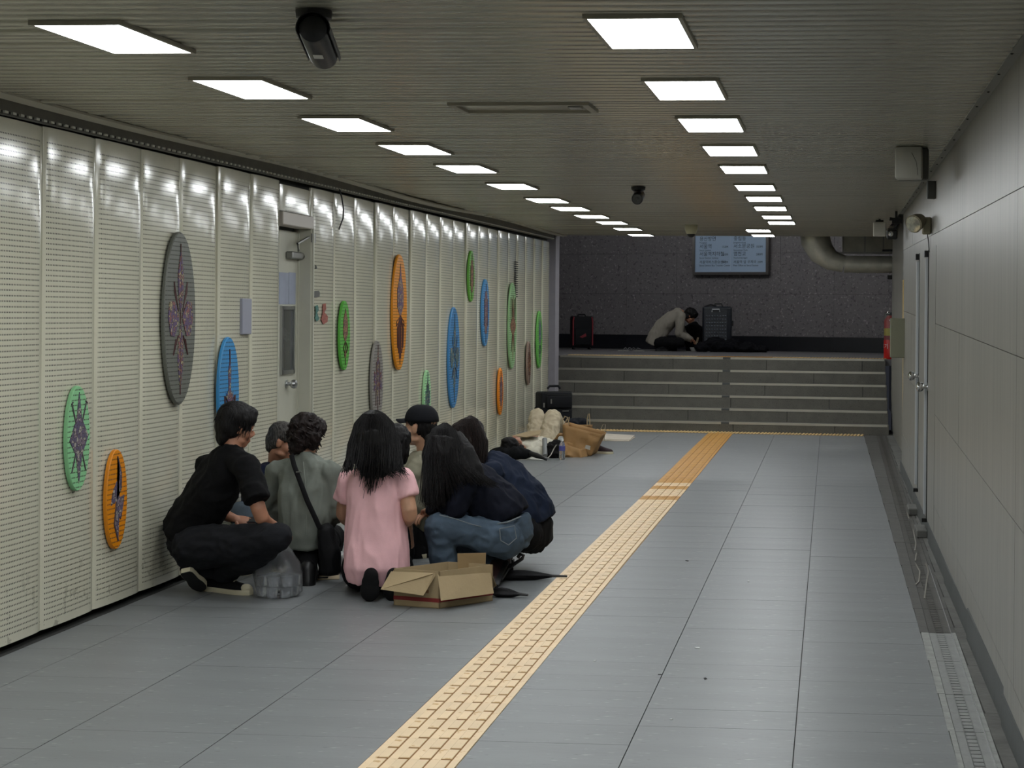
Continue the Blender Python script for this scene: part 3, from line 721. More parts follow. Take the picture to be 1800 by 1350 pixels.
obj('lens', MB().lathe(hc+hax*.038, [(.064, 0), (.06, .008), (.03, .014), (.004, .016)], 24, hax), mat('lamp_lens', srgb(190, 188, 172), .12, metal=.6, vary=.4, scale=40), t, True)
obj('joint', MB().tube([(-.06, 0, 0), hc-hax*.06], .016, 8), M_dark, t)
obj('wire', MB().tube([(-.03, 0, -.06), (-.02, .01, -.11), (-.012, .02, -.2)], .004, 5), M_dark, t)
tag(obj('yellow_pipe', MB().cyl(at(1588.5, 492, 17.2), V((at(1588.5, 790, 17.2).x, 17.2, .004)), .011, n=10), mat('pipe_yellow', srgb(182, 156, 100), .45), smooth=True), 'thin yellow pipe running down the corner of right wall', 'pipe')
# ---- narrow steel-framed doors in the right wall
M_post = mat('brushed_post', srgb(196, 200, 202), .35, metal=.35)
for nm, Yp, pt, pb, kpx, kpy, lab in (('door_2', 12.45, 440, 909, 1623, 680, 'nearer flush door in right wall with steel edge post and knob'), ('door_3', 13.85, 446, 857, 1608, 661, 'farther flush door in right wall with steel edge post and knob')):
    d = struct(nm, label=lab); xw = wallr_x(Yp)
    z1, z0 = at(1629, pt, Yp).z, at(1629, pb, Yp).z; wide = .030 if nm == 'door_2' else .05
    obj('edge_post', MB().bbox((xw-.012, Yp, (z0+z1)/2-.02), (.034, .035, z1-z0-.09), .003), M_post, d)
    obj('gap', MB().box((xw-.004, Yp-.05-wide/2, (z0+z1)/2), (.012, wide+.03, z1-z0)), M_void if nm == 'door_2' else M_skirt, d)
    obj('hinge_top', MB().box((xw-.016, Yp-.03, z1-.03), (.045, .09, .05)), M_dark, d)
    obj('hinge_bottom', MB().box((xw-.016, Yp-.01, z0-.02), (.05, .05, .03)), M_dark, d)
    obj('door_leaf', MB().box((xw+.004, Yp-.5, (z0+z1)/2), (.02, .80, z1-z0)), M_porc, d)
    kp = at(kpx, kpy, Yp-.08)
    obj('knob', MB().lathe((xw, Yp-.08, kp.z), [(.036, 0), (.036, .01), (.015, .014), (.015, .035), (.034, .048), (.041, .066), (.036, .086), (.012, .096)], 16, (-1, 0, 0)), M_chrome, d, True)
    obj('threshold_block', MB().bbox((xw-.04, Yp+.08, .03), (.085, .36, .06), .008), M_conc, d)
# ---- duct
M_duct = mat('galvanised_duct', srgb(176, 174, 162), .36, metal=.5, vary=.18, scale=5, bump=.25, bscale=7)
du = thing('duct', 'silver duct that drops from the ceiling and bends to the right', 'duct', (0, 24.1, 2.5))
DO = V((0, 24.1, 2.5))
pp = [at(1432, 340, 24.1), at(1432, 400, 24.1), at(1434, 424, 24.1), at(1444, 444, 24.1), at(1462, 458, 24.1), at(1484, 464, 24.1), at(1510, 465, 24.1), at(1580, 465, 24.1)]
obj('elbow', MB().tube([p-DO for p in pp[:6]], [.235, .235, .225, .2, .155, .128], 24, updir=(0, 1, 0)), M_duct, du, True)
obj('pipe', MB().tube([p-DO for p in pp[5:]], .128, 24, updir=(0, 1, 0)), M_duct, du, True)
sm = MB()
for x in (1484, 1508, 1540, 1568): sm.tube([at(x, 465, 24.1)-DO, at(x+1.4, 465, 24.1)-DO], .133, 24, updir=(0, 1, 0))
obj('seams', sm, M_duct, du, True)
fl = at(1573, 464, 24.1)-DO
obj('flange', MB().box(fl, (.05, .3, .34)).box(fl+V((-.09, 0, .2)), (.2, .2, .03)).box(fl+V((-.05, 0, -.2)), (.12, .06, .06)), M_dark, du)
rb = thing('duct_box', 'rectangular sheet-metal duct section behind the bent silver duct', 'duct', (0, 25.2, 3))
a, b = at(1480, 445, 25.2), at(1572, 345, 25.2); b.z = 4.28
o = V((0, 25.2, 3))
obj('body', MB().bbox(((a.x+b.x)/2, .0, (a.z+b.z)/2-3), (b.x-a.x, .5, b.z-a.z), .01), M_duct, rb)
sb = MB()
for x in (1482, 1520, 1552): p = at(x, 400, 25.2); sb.box((p.x, -.255, (a.z+b.z)/2-3), (.02, .02, b.z-a.z))
p = at(1526, 446, 25.2); sb.box((p.x, -.26, p.z-3), (.9, .04, .03))
obj('frame', sb, M_alu, rb)
# ---- direction sign on the far wall
def onwall(px, py, d=0):
    dr = ray(px, py); p0 = WA+wn*d; return CO+dr*((p0-CO).dot(wn)/dr.dot(wn))
sa, sb_ = onwall(1223, 481), onwall(1352, 481); ztop = onwall(1290, 388).z; z0 = sa.z
sg = thing('sign_board', 'pale blue station direction board with dark lettering on the far wall', 'sign', (sa.x, sa.y, z0), math.atan2(wd.y, wd.x))
SW, SH = (sb_-sa).length, ztop-z0
fm = MB()
for q in (0, SW): fm.box((q, -.06, SH/2), (.05, .14, SH+.05))
for q in (0, SH): fm.box((SW/2, -.06, q), (SW-.05, .14, .05))
obj('frame', fm, mat('sign_frame', srgb(120, 116, 114), .3, metal=.9), sg)
obj('face', MB().box((SW/2, -.085, SH/2), (SW-.05, .03, SH-.05)), mat('sign_blue', srgb(160, 182, 208), .5), sg)
obj('divider', MB().box((SW*.5, -.101, SH/2), (.008, .003, SH-.1)), mat('sign_line', srgb(176, 196, 216), .5), sg)
M_ink = mat('sign_ink', srgb(26, 32, 52), .6)
def text(body, x, z, size, parent, m, y=-.102, rot=(math.pi/2, 0, 0), name='lettering', align='LEFT', ext=0):
    cu = bpy.data.curves.new('txt', 'FONT'); cu.body = body; cu.size = size; cu.align_x = align; cu.resolution_u = 2; cu.extrude = ext
    to = bpy.data.objects.new('txt', cu); SC.collection.objects.link(to)
    bpy.context.view_layer.update()
    me = bpy.data.meshes.new_from_object(to.evaluated_get(bpy.context.evaluated_depsgraph_get()))
    bpy.data.objects.remove(to); me.materials.clear(); me.materials.append(m)
    o = link(bpy.data.objects.new(name, me), parent); o.location = (x, y, z); o.rotation_euler = rot; return o
u = SH/93.0
for cx, rows in ((SW*.075, [('용산방면', '', 'Yongsan'), ('서울역', '150M', 'Seoul Station'), ('서울역지하철', '120M', 'Seoul Station Subway'), ('서울역버스환승센터', '100M', 'Seoul Station Bus Transfer Center')]), (SW*.54, [('중림동', '', 'Jungnim-dong'), ('서소문공원', '350M', 'Seosomun Park'), ('염천교', '280M', 'Yeomcheongyo'), ('서울역 앞 우체국', '20M', 'Post Office at Seoul Station')])):
    for i, (ko, dist, en) in enumerate(rows):
        z = SH*.625-i*SH*.144
        text(ko, cx, z, (.092 if len(ko) < 7 else .066), sg, M_ink)
        if dist: text(dist, cx+SW*.395, z, .058, sg, M_ink, align='RIGHT')
        text(en, cx, z-.058, .045, sg, M_ink)
# ---- extinguisher on its stand and the box on the wall
M_red = mat('extinguisher_red', srgb(196, 32, 28), .35)
ep = at(1560, 622, 25.1); ep.z = LZ-.004
e = thing('fire_extinguisher', 'red fire extinguisher under a clear cover at the right of the top step', 'fire extinguisher', ep)
hh = lambda y: at(1560, y, 25.1).z-ep.z
obj('holder', MB().lathe((.03, 0, 0), [(.085, 0), (.09, .01), (.09, hh(598)), (.085, hh(597))], 24), M_red, e, True)
obj('bottle', MB().lathe((.03, 0, .02), [(.066, 0), (.066, hh(568)), (.04, hh(561)), (.025, hh(557))], 20), M_red, e, True)
obj('yellow_label', MB().lathe((.03, 0, hh(590)), [(.0675, 0), (.0675, hh(577)-hh(590))], 20), mat('label_yellow', srgb(226, 200, 60), .5), e, True)
obj('clear_cover', MB().lathe((.03, 0, hh(598)), [(.088, 0), (.088, hh(560)-hh(598)), (.075, hh(550)-hh(598)), (.03, hh(546)-hh(598))], 24), mat('clear_plastic', (.92, .95, .96, 1), .08, trans=.93, spec=.8), e, True)
obj('valve', MB().lathe((.03, 0, hh(558)), [(.02, 0), (.02, .03), (.04, .035), (.04, .05)], 12).box((.07, 0, hh(556)), (.1, .02, .02)), M_dark, e)
M_lw = mat('label_white2', srgb(230, 226, 222), .5)
for ch_, an in (('소', -2.5), ('화', -1.55), ('기', -.60)):
    text(ch_, .03+.0935*math.sin(an)-.04*math.cos(an), hh(612), .085, e, M_lw, y=-.0935*math.cos(an)-.04*math.sin(an), rot=(math.pi/2, 0, an))
bp = at(1578, 594, 16.9)
tag(obj('wall_cabinet', MB().bbox((bp.x, 16.9, bp.z), (.158, .12, .415), .006), mat('olive_grey', srgb(112, 112, 92), .5)), 'plain olive grey box mounted in front of the fire extinguisher', 'wall box')
# ------------------------------------------------------------------ people
def loft(mb, cs, rv, ws, ds, n=20, e=2.4):
    """rounded-box sections along centres; rv = right vector, ws/ds half width/depth"""
    rings = []; cs = [V(c) for c in cs]
    for i, c in enumerate(cs):
        t = (cs[min(i+1, len(cs)-1)]-cs[max(i-1, 0)]).normalized(); r_ = V(rv[i] if isinstance(rv, list) else rv)
        a = (r_-t*t.dot(r_)).normalized(); b = t.cross(a); ring = []
        for j in range(n):
            th = 2*math.pi*j/n; cx, sx = math.cos(th), math.sin(th)
            ring.append(c+a*(ws[i]*math.copysign(abs(cx)**(2/e), cx))+b*(ds[i]*math.copysign(abs(sx)**(2/e), sx)))
        rings.append(ring)
    return mb.ring(rings)
def limb(mb, pts, rs, n=12, flat=False):
    """tapering limb with rounded joints"""
    P = [V(p) for p in pts]
    Q, S = [], []
    for i in range(len(P)-1):
        for k in range(5):
            t = k/5; Q.append(P[i].lerp(P[i+1], t)); S.append(lerp(rs[i], rs[i+1], t))
    Q.append(P[-1]); S.append(rs[-1])
    for _ in range(1):
        Q = [Q[0]]+[(Q[i-1]+Q[i]*2+Q[i+1])/4 for i in range(1, len(Q)-1)]+[Q[-1]]
    mb.tube(Q, S, n)
    for p, r in ((P[0], rs[0]), (P[-1], rs[-1]))[:1 if flat else 2]: mb.ell(p, (r, r, r), None, 10, 6)
    return mb
def fuse(name, mb, vox, m, parent, it=6, fold=0, fscale=(9, 9, 4), extra=None, fk=1):
    """voxel-fuse overlapping pieces into one continuous skin, smooth it, press folds into it"""
    me = mb.mesh('tmp'); o = bpy.data.objects.new('tmp', me); SC.collection.objects.link(o)
    md = o.modifiers.new('r', 'REMESH'); md.mode = 'VOXEL'; md.voxel_size = vox
    if it: sm = o.modifiers.new('s', 'SMOOTH'); sm.factor = .5; sm.iterations = it
    dg = bpy.context.evaluated_depsgraph_get(); me2 = bpy.data.meshes.new_from_object(o.evaluated_get(dg))
    bpy.data.objects.remove(o); me2.name = name
    if fold:
        sd = V((R.random()*50, R.random()*50, R.random()*50)); fs = V(fscale)
        ns = [v.normal.copy() for v in me2.vertices]
        for v, nrm in zip(me2.vertices, ns):
            p = v.co; q = V((p.x*fs.x, p.y*fs.y, p.z*fs.z))+sd
            q = q+V((noise.noise(q*.7), noise.noise(q*.7+V((9, 1, 4))), 0))*.6; a = noise.noise(q); b = noise.noise(q*2.1+V((7, 3, 1))); c_ = noise.noise(q*4.3+V((2, 8, 5)))
            v.co = p+nrm*(fold*1.5*((1-2.4*abs(a))*.8+(1-2.4*abs(b))*.42+.2*c_-.45))
    if extra and extra.v:
        bm = bmesh.new(); bm.from_mesh(me2); e2 = extra.mesh('tmp2', None, True); bm.from_mesh(e2); bm.to_mesh(me2); bm.free()
    me2.materials.clear(); me2.materials.append(m)
    me2.polygons.foreach_set('use_smooth', [True]*len(me2.polygons))
    return obj(name, me2, parent=parent)
def skin_mat(nm, c):
    m = mat(nm, c, .5, vary=.10, scale=14, bump=.08, bscale=120); m.node_tree.nodes['Principled BSDF'].inputs['Subsurface Weight'].default_value = .08
    m.node_tree.nodes['Principled BSDF'].inputs['Subsurface Radius'].default_value = (.02, .008, .004); return m
M_skin = skin_mat('skin', srgb(190, 146, 118)); M_skin2 = skin_mat('tanned_skin', srgb(168, 118, 92))
def hair_mat(nm, c, c2):
    m = mat(nm, c, .55, bump=.0, spec=.22); nt = m.node_tree; L = nt.links.new; b = nt.nodes['Principled BSDF']
    tc = nt.nodes.new('ShaderNodeTexCoord'); mp = nt.nodes.new('ShaderNodeMapping'); mp.inputs['Scale'].default_value = (150, 150, 10); L(tc.outputs['Object'], mp.inputs[0])
    n = nod(nt, 'ShaderNodeTexNoise', Scale=1.0, Detail=3.0); L(mp.outputs[0], n.inputs['Vector'])
    r = ramp(nt, c, .35, c2, .75); L(n.outputs[0], r.inputs[0]); L(r.outputs[0], b.inputs['Base Color'])
    bp = nod(nt, 'ShaderNodeBump', Strength=.7, Distance=.008); L(n.outputs[0], bp.inputs['Height']); L(bp.outputs[0], b.inputs['Normal']); return m
M_hair = hair_mat('black_hair', srgb(9, 8, 9), srgb(24, 21, 21)); M_hairb = hair_mat('dark_brown_hair', srgb(16, 12, 11), srgb(42, 30, 27)); M_hairg = hair_mat('greying_hair', srgb(34, 32, 30), srgb(96, 92, 88))
M_eye = mat('eye_white', srgb(214, 208, 200), .2); M_iris = mat('iris', srgb(24, 16, 12), .15)
def fabric(nm, c, vary=.07, rough=.9, bump=.25, bs=220, **k): return mat(nm, c, rough, vary=vary, scale=9, bump=bump, bscale=bs, spec=.2, **k)
class Frame:
    def __init__(s, c, f, u=(0, 0, 1)):
        s.c = V(c); s.f = V(f).normalized(); u = V(u); s.r = s.f.cross(u).normalized(); s.u = s.r.cross(s.f).normalized()
    def __call__(s, r, f, u): return s.c+s.r*r+s.f*f+s.u*u
    def rot(s): return M((s.r, s.f, s.u)).transposed()
def head_skin(mb, H, k=1.0):
    q = H.rot(); E = lambda c, r: mb.ell(H(*[x*k for x in c]), [x*k for x in r], q)
    E((0, -.014, .034), (.074, .095, .086)); E((0, .022, -.030), (.061, .066, .092)); E((0, .054, -.096), (.034, .030, .025))
    E((0, .085, -.064), (.025, .012, .008)); E((0, .083, -.078), (.021, .012, .008))
    for s_ in (-1, 1):
        E((s_*.042, .05, -.032), (.026, .03, .03)); E((s_*.078, -.004, -.012), (.010, .021, .032)); E((s_*.084, -.012, .004), (.007, .014, .018)); E((s_*.030, .078, -.0), (.019, .010, .012))
        E((s_*.045, .02, -.078), (.022, .04, .02)); E((s_*.011, .098, -.040), (.009, .010, .008))
    mb.tube([H(0, .084*k, .012*k), H(0, .100*k, -.014*k), H(0, .110*k, -.034*k)], [.009*k, .011*k, .013*k], 8)
    mb.tube([H(-.048*k, .070*k, .024*k), H(-.02*k, .086*k, .026*k), H(.02*k, .086*k, .026*k), H(.048*k, .070*k, .024*k)], .011*k, 8)
def face_parts(t, H, brow=None, k=1.0):
    for s_ in (-1, 1):
        e = obj('eye', MB().ell(H(s_*.030*k, .0835*k, -.001*k), (.0125*k, .008*k, .0062*k), H.rot(), 12, 8), M_eye, t, True)
        obj('iris', MB().ell(H(s_*.030*k, .0905*k, -.001*k), (.0055*k, .0025*k, .0055*k), H.rot(), 10, 6), M_iris, e, True)
        obj('eyebrow', MB().tube([H(s_*.014*k, .093*k, .026*k), H(s_*.034*k, .088*k, .032*k), H(s_*.05*k, .074*k, .026*k)], [.003, .004, .002], 6), brow or M_hair, t, True)
    obj('mouth', MB().tube([H(-.024*k, .089*k, -.072*k), H(0, .098*k, -.071*k), H(.024*k, .089*k, -.072*k)], [.001, .0026, .001], 6), mat('lips', srgb(140, 84, 76), .5), t, True)
def hand(mb, ex, wr, d, nrm, s=1, curl=.5, side=1):
    """palm into mb (fused), fingers into ex; d = pointing, nrm = back of hand, side = +1 thumb on d x nrm side"""
    wr = V(wr); d = V(d).normalized(); n = V(nrm); n = (n-d*n.dot(d)).normalized(); a = d.cross(n)*side
    mb.tube([wr-d*.02, wr+d*.02, wr+d*.055, wr+d*.088], [.030, .036, .041, .038], 12, flat=.42, updir=n)
    for i, (off, ln, r) in enumerate(((.028, .068, .0088), (.0095, .078, .0092), (-.009, .072, .0088), (-.027, .056, .0078))):
        p = wr+d*.078+a*off; pts = [p-d*.02]; ang = .10
        for k in range(4):
            pts.append(p.copy()); ang += curl*(.25 if k == 0 else .85); p = p+(d*math.cos(ang)-n*math.sin(ang))*(ln*(.45, .32, .27, .2)[k])
        ex.tube(pts+[p-(d*math.cos(ang)-n*math.sin(ang))*ln*.12], [r, r*1.05, r, r*.92, r*.75, r*.4][:len(pts)+1], 8)
    p = wr+d*.022+a*.03; e = p+d*.025+a*.030-n*.012
    ex.tube([p-a*.018, p, e, e+d*.03+a*.004-n*.014, e+d*.042-n*.018], [.011, .0125, .0105, .0095, .004], 8)
def strands(mb, roots, n, r=.004, jit=.012, droop=None, seg=6):
    """thin locks following guide paths (list of point lists) with jitter"""
    for i in range(n):
        a, b = R.sample(range(len(roots)), 1)[0], R.random()
        g0, g1 = roots[a], roots[(a+1) % len(roots)] if a+1 < len(roots) else roots[a]
        pts = [V(p).lerp(V(q), b) for p, q in zip(g0, g1)]
        j = V((R.gauss(0, jit), R.gauss(0, jit), R.gauss(0, jit*.6))); cut = R.uniform(.45, 1.12); wv = R.uniform(.2, 1.0); ph0 = R.random()*6.3
        pts[0] = pts[0].lerp(pts[1], R.random()*.95)
        out = []
        for k, p in enumerate(pts):
            t = k/(len(pts)-1); out.append(p+V((math.sin(ph0+t*7), math.cos(ph0+t*6), 0))*(.007*wv*t)+j*t*t*1.5+V((R.gauss(0, jit*.15), R.gauss(0, jit*.15), 0)))
        out[-1] = out[-2].lerp(out[-1], cut)
        mb.tube(out, [r*(1-.75*(k/(len(out)-1))**2) for k in range(len(out))], 4, cap=False)
def cap_hair(mb, H, k=1.0, vol=1.0, nape=.06, fringe=.02, side=.0):
    """short crop: crown, sides above the ears, nape"""
    q = H.rot(); E = lambda c, r: mb.ell(H(*[x*k for x in c]), [x*k*vol for x in r], q, 20, 14)
    E((0, -.020, .050), (.083, .096, .085)); E((0, -.045, .0), (.078, .072, .08)); E((0, .035, .092), (.064, .055, .034))
    for s_ in (-1, 1): E((s_*.050, .005, .052), (.037, .068, .050)); E((s_*.068, -.028, .0), (.016, .034, .045+side))
    E((0, -.066, -.045), (.060, .036, nape))
    if fringe: E((0, .066, .068), (.056, .026, fringe+.018))
def shoe(parent, heel, toe, m_up, m_sole, w_=.048, nrm=(0, 0, 1), cap=None, name='shoe', h_=.085):
    """laced low shoe; sole outline along heel-toe"""
    h0, t0_ = V(heel), V(toe); d = (t0_-h0); L_ = d.length; d.normalize(); n = V(nrm); n = (n-d*n.dot(d)).normalized(); a = d.cross(n)
    prof = [(0, .55), (.06, .78), (.2, .82), (.42, .80), (.62, 1.0), (.8, .98), (.93, .72), (1, .32)]
    def rg(h, f=1.0):
        left = [h0+d*(t*L_)+a*(w_*x*f)+n*h for t, x in prof]; right = [h0+d*(t*L_)-a*(w_*x*f)+n*h for t, x in prof[::-1]]
        return left+right
    s_ = obj(name, MB().ring([rg(0, .97), rg(.003), rg(.028), rg(.030, .96)]), m_sole, parent, True)
    obj('outsole', MB().ring([rg(-.003, .90), rg(.001, .93)]), mat('outsole_rubber', srgb(26, 26, 26), .8), s_)
    up_ = MB(); hs = [(0, .7), (.1, 1.0), (.25, 1.0), (.42, .92), (.6, .68), (.78, .52), (.92, .40), (.99, .2)]
    rings = []
    for (t, hh), (_, x) in zip(hs, prof):
        c = h0+d*(t*L_*.97+.01)+n*.022; rr = []
        for j in range(13):
            u = math.pi*j/12; rr.append(c+a*(w_*.93*x*math.cos(u))+n*(h_*hh*math.sin(u)**.8))
        rings.append(rr)
    up_.ring(rings); obj('upper', up_, m_up, s_, True)
    if cap:
        tc_ = MB(); tc_.ell(h0+d*(L_*.90)+n*.034, (w_*.72, L_*.095, .030), M((a, d, n)).transposed()); obj('toe_cap', tc_, cap, s_, True)
        lc = MB()
        for i in range(4):
            c = h0+d*(L_*(.50+.06*i))+n*(.022+h_*(.80-.06*i)); lc.tube([c-a*.018, c+n*.004+d*.004, c+a*.018+d*.008], .0035, 5)
        obj('laces', lc, cap, s_, True)
    return s_
def person(label, loc, group=None):
    t = thing('person', label, 'person', loc, 0, group); return t
class Fig:
    """collects a figure in world space, then hangs everything on one empty"""
    def __init__(s, label, base, group=None): s.t = person(label, base, group); s.skin = MB(); s.ex = MB(); s.base = V(base)
    def done(s):
        for c in s.t.children:
            c.matrix_parent_inverse = M.Translation(-s.base)
            for d in c.children: pass
        return s.t
P_ = at
def arms(fg, J, r=(.050, .041, .034, .027), hands=True, curl=.55):
    for s_ in 'RL':
        limb(fg.skin, [J['sh'+s_], J['el'+s_], J['wr'+s_]], [r[0], r[1], r[3]])
        if hands:
            d = J.get('hd'+s_) or (V(J['wr'+s_])-V(J['el'+s_])); hand(fg.skin, fg.ex, J['wr'+s_], d, J.get('hn'+s_) or V((0, 0, 1)), curl=curl, side=(1 if s_ == 'L' else -1))
def legs(fg, J, r=(.085, .058, .036)):
    for s_ in 'RL':
        limb(fg.skin, [J['hip'+s_], J['kn'+s_], J['an'+s_]], r)
def trunk(mb, J, rv, w_=(.15, .135, .16, .17), d_=(.088, .080, .084, .056)):
    P, C, N = V(J['P']), V(J['C']), V(J['N'])
    loft(mb, [P-(C-P)*.25, P, P.lerp(C, .5), C, C.lerp(N, .65)], rv, (w_[0]*.8,)+w_[:3]+(w_[3]*.8,), (d_[0]*.8,)+d_[:3]+(d_[3],))
    limb(mb, [C.lerp(N, .55), N], [.066, .052])
    for s_ in 'RL': limb(mb, [C.lerp(N, .78), V(J['sh'+s_])-V((0, 0, .012))], [.045, .044])
def lay(c, d, h): return V((c.x, c.y, h))
DY = -.32
# 1 ---- man in black tee, crouching by the wall, looking over the group
J = dict(N=P_(408, 792, 9.62), C=P_(388, 856, 9.68), P=P_(338, 952, 9.74), shR=P_(434, 822, 9.50), shL=P_(366, 820, 9.80), elR=P_(460, 914, 9.42), wrR=P_(496, 934, 9.84),
         elL=P_(382, 900, 9.98), wrL=P_(412, 912, 9.98), hipR=P_(342, 962, 9.60), hipL=P_(336, 958, 9.86), knR=P_(488, 944, 9.40), knL=P_(458, 960, 9.86), anR=P_(388, 1014, 9.72), anL=P_(338, 1012, 9.66),
         toeR=atz(432, 1042, .04), toeL=atz(340, 1040, .05), hdL=V((.9, .2, -.2)), hnL=V((0, -.6, .8)))
f = Fig('man in black T-shirt crouching beside the perforated wall, seen from behind', (-3.62, 9.6, 0)); t = f.t
rv = V((.60, -.80, 0)); trunk(f.skin, J, rv); arms(f, J, (.050, .043, .036, .029)); legs(f, J)
H = Frame(P_(417, 750, 9.66), (.80, .56, -.22), (.25, .12, 1)); head_skin(f.skin, H); limb(f.skin, [J['N']+V((0, 0, -.02)), H(0, -.02, -.05)], [.058, .054])
fuse('body', f.skin, .0075, M_skin2, t, 4, extra=f.ex); face_parts(t, H)
h = MB(); cap_hair(h, H, 1.06, 1.12, .07, .03, .01); g = fuse('hair', h, .008, M_hair, t, 4, .003, (40, 40, 10))
hs = MB(); guides = []
for a in range(13):
    th = -2.4+4.8*a/12; sx, sf = math.sin(th), -math.cos(th)
    guides.append([H(.01*sx, -.02, .148), H(.055*sx, -.02+.06*sf, .135), H(.092*sx, -.02+.10*sf, .075), H(.098*sx, -.02+.108*sf, .01), H(.088*sx, -.02+.100*sf, -.055 if sf > -.2 else .03)])
strands(hs, guides, 150, .0035, .008); obj('hair_locks', hs, M_hair, g, True)['kind'] = 'stuff'
M_tee = fabric('black_cotton', srgb(11, 11, 13)); m_ = MB()
loft(m_, [P_(322, 945, 9.75), P_(336, 922, 9.75), P_(356, 890, 9.72), P_(382, 850, 9.68), P_(402, 812, 9.65), P_(408, 793, 9.63), P_(410, 785, 9.64)], rv, [.205, .200, .185, .195, .165, .085, .066], [.135, .150, .135, .135, .105, .075, .064])
for s_, e_ in (('shR', P_(452, 880, 9.40)), ('shL', P_(368, 875, 9.92))): limb(m_, [P_(408, 803, 9.64), J[s_]], [.078, .082]); limb(m_, [J[s_], e_], [.080, .076], flat=True)
fuse('t_shirt', m_, .010, M_tee, t, 5, .007, (7, 7, 9))
M_trs = fabric('charcoal_trousers', srgb(29, 30, 34)); m_ = MB()
loft(m_, [P_(358, 925, 9.74), P_(338, 945, 9.74), P_(330, 968, 9.76)], rv, [.175, .19, .15], [.13, .15, .12])
for s_, b in (('R', -.02), ('L', .03)):
    limb(m_, [J['hip'+s_], J['hip'+s_].lerp(J['kn'+s_], .5)+V((0, 0, -.01)), J['kn'+s_]], [.135, .112, .082])
    limb(m_, [J['kn'+s_], J['kn'+s_].lerp(J['an'+s_], .5), J['an'+s_]+V((.0, -.0, .035))], [.080, .092, .074])
fuse('trousers', m_, .010, M_trs, t, 4, .010, (6, 6, 9))
M_can, M_rub, M_rubw = fabric('black_canvas', srgb(20, 20, 22)), mat('cream_rubber', srgb(206, 198, 170), .6, vary=.06), mat('off_white_lace', srgb(190, 186, 172), .7)
shoe(t, atz(352, 1036), atz(442, 1046), M_can, M_rub, .052, cap=M_rub)
hl, tl = atz(336, 1044, .015), P_(326, 1006, 9.50)
shoe(t, tl, hl+V((.02, .12, 0)), M_can, M_rub, .05, nrm=V((-.15, .75, .55)), cap=M_rub)
f.done()
ph = P_(428, 914, 10.0); tag(obj('phone', MB().bbox((0, 0, 0), (.15, .075, .009), .004, Rz(.3) @ Rx(.35)), mat('phone_black', srgb(20, 22, 26), .2), loc=ph), 'dark smartphone held by the man in the black T-shirt', 'phone')
DY = -.15
# 2 ---- elderly man against the wall
J = dict(N=P_(486, 815, 10.86), C=P_(478, 862, 10.9), P=P_(472, 955, 10.95), shR=P_(462, 838, 10.72), shL=P_(512, 838, 11.0), elR=P_(455, 895, 10.65), wrR=P_(480, 935, 10.5), elL=P_(518, 900, 10.92), wrL=P_(500, 935, 10.72),
         hipR=P_(462, 960, 10.8), hipL=P_(490, 962, 10.95), knR=P_(428, 903, 10.5), knL=P_(503, 915, 10.60), anR=P_(438, 985, 10.4), anL=P_(496, 985, 10.5), toeR=P_(450, 990, 10.2), toeL=P_(490, 990, 10.3))
f = Fig('elderly man with short greying hair and navy top squatting against the wall', (-3.75, 10.85, 0)); t = f.t; rv = V((-.6, -.8, 0)); rv = V((-.95, -.3, 0))
trunk(f.skin, J, rv); arms(f, J); legs(f, J)
H = Frame(P_(497, 776, 10.80), (.93, .10, -.30)); head_skin(f.skin, H); limb(f.skin, [J['N'], H(0, -.02, -.06)], [.06, .056])
fuse('body', f.skin, .008, M_skin2, t, 4, extra=f.ex); face_parts(t, H, M_hairg)
h = MB(); cap_hair(h, H, 1.0, 1.0, .055, 0, -.012); fuse('hair', h, .008, M_hairg, t, 3, .003, (50, 50, 30))
m_ = MB(); loft(m_, [J['P'], J['P'].lerp(J['C'], .5), J['C'], J['C'].lerp(J['N'], .6), J['N']+V((0, 0, -.02))], rv, [.19, .19, .20, .17, .08], [.15, .15, .14, .11, .075])
for s_ in 'RL': limb(m_, [J['C'].lerp(J['N'], .7), J['sh'+s_]], [.08, .08]); limb(m_, [J['sh'+s_], J['el'+s_], J['wr'+s_]], [.085, .068, .048])
fuse('top', m_, .011, fabric('navy_cloth', srgb(26, 32, 52)), t, 5, .007)
m_ = MB(); limb(m_, [J['hipR'], J['hipL']], [.13, .13])
for s_ in 'RL': limb(m_, [J['hip'+s_], J['kn'+s_]], [.12, .088]); limb(m_, [J['kn'+s_], J['an'+s_]], [.085, .062])
fuse('jeans', m_, .011, fabric('faded_blue_jean', srgb(82, 92, 102)), t, 5, .008)
for s_ in 'RL': shoe(t, lay(J['an'+s_], 0, 0), lay(J['an'+s_], 0, 0)+V((.05, -.24, 0)), M_can, M_rub, .045)
f.done()
DY = 0
# 3 ---- woman in grey-green jacket, back to the camera
J = dict(N=P_(534, 803, 9.96), C=P_(538, 850, 9.98), P=P_(540, 950, 10.02), shR=P_(580, 830, 9.92), shL=P_(487, 828, 10.02), elR=P_(593, 897, 9.92), wrR=P_(568, 925, 10.3), elL=P_(470, 884, 10.10), wrL=P_(498, 925, 10.25),
         hipR=P_(562, 955, 10.05), hipL=P_(524, 955, 10.1), knR=P_(585, 945, 10.30), knL=P_(512, 940, 10.32), anR=P_(578, 1005, 10.1), anL=P_(541, 1010, 9.78), toeR=P_(580, 1012, 10.3), toeL=P_(538, 1022, 9.95))
f = Fig('woman with curly dark bob in a sage grey jacket, bag strap across her back', (-3.2, 9.95, 0)); t = f.t; rv = V((.97, -.22, 0))
trunk(f.skin, J, rv); arms(f, J, (.045, .037, .032, .025)); legs(f, J, (.08, .055, .04))
H = Frame(P_(540, 769, 10.0), (.50, .82, -.28)); head_skin(f.skin, H, .96); limb(f.skin, [J['N']+V((0, 0, -.03)), H(0, -.02, -.05)], [.055, .05])
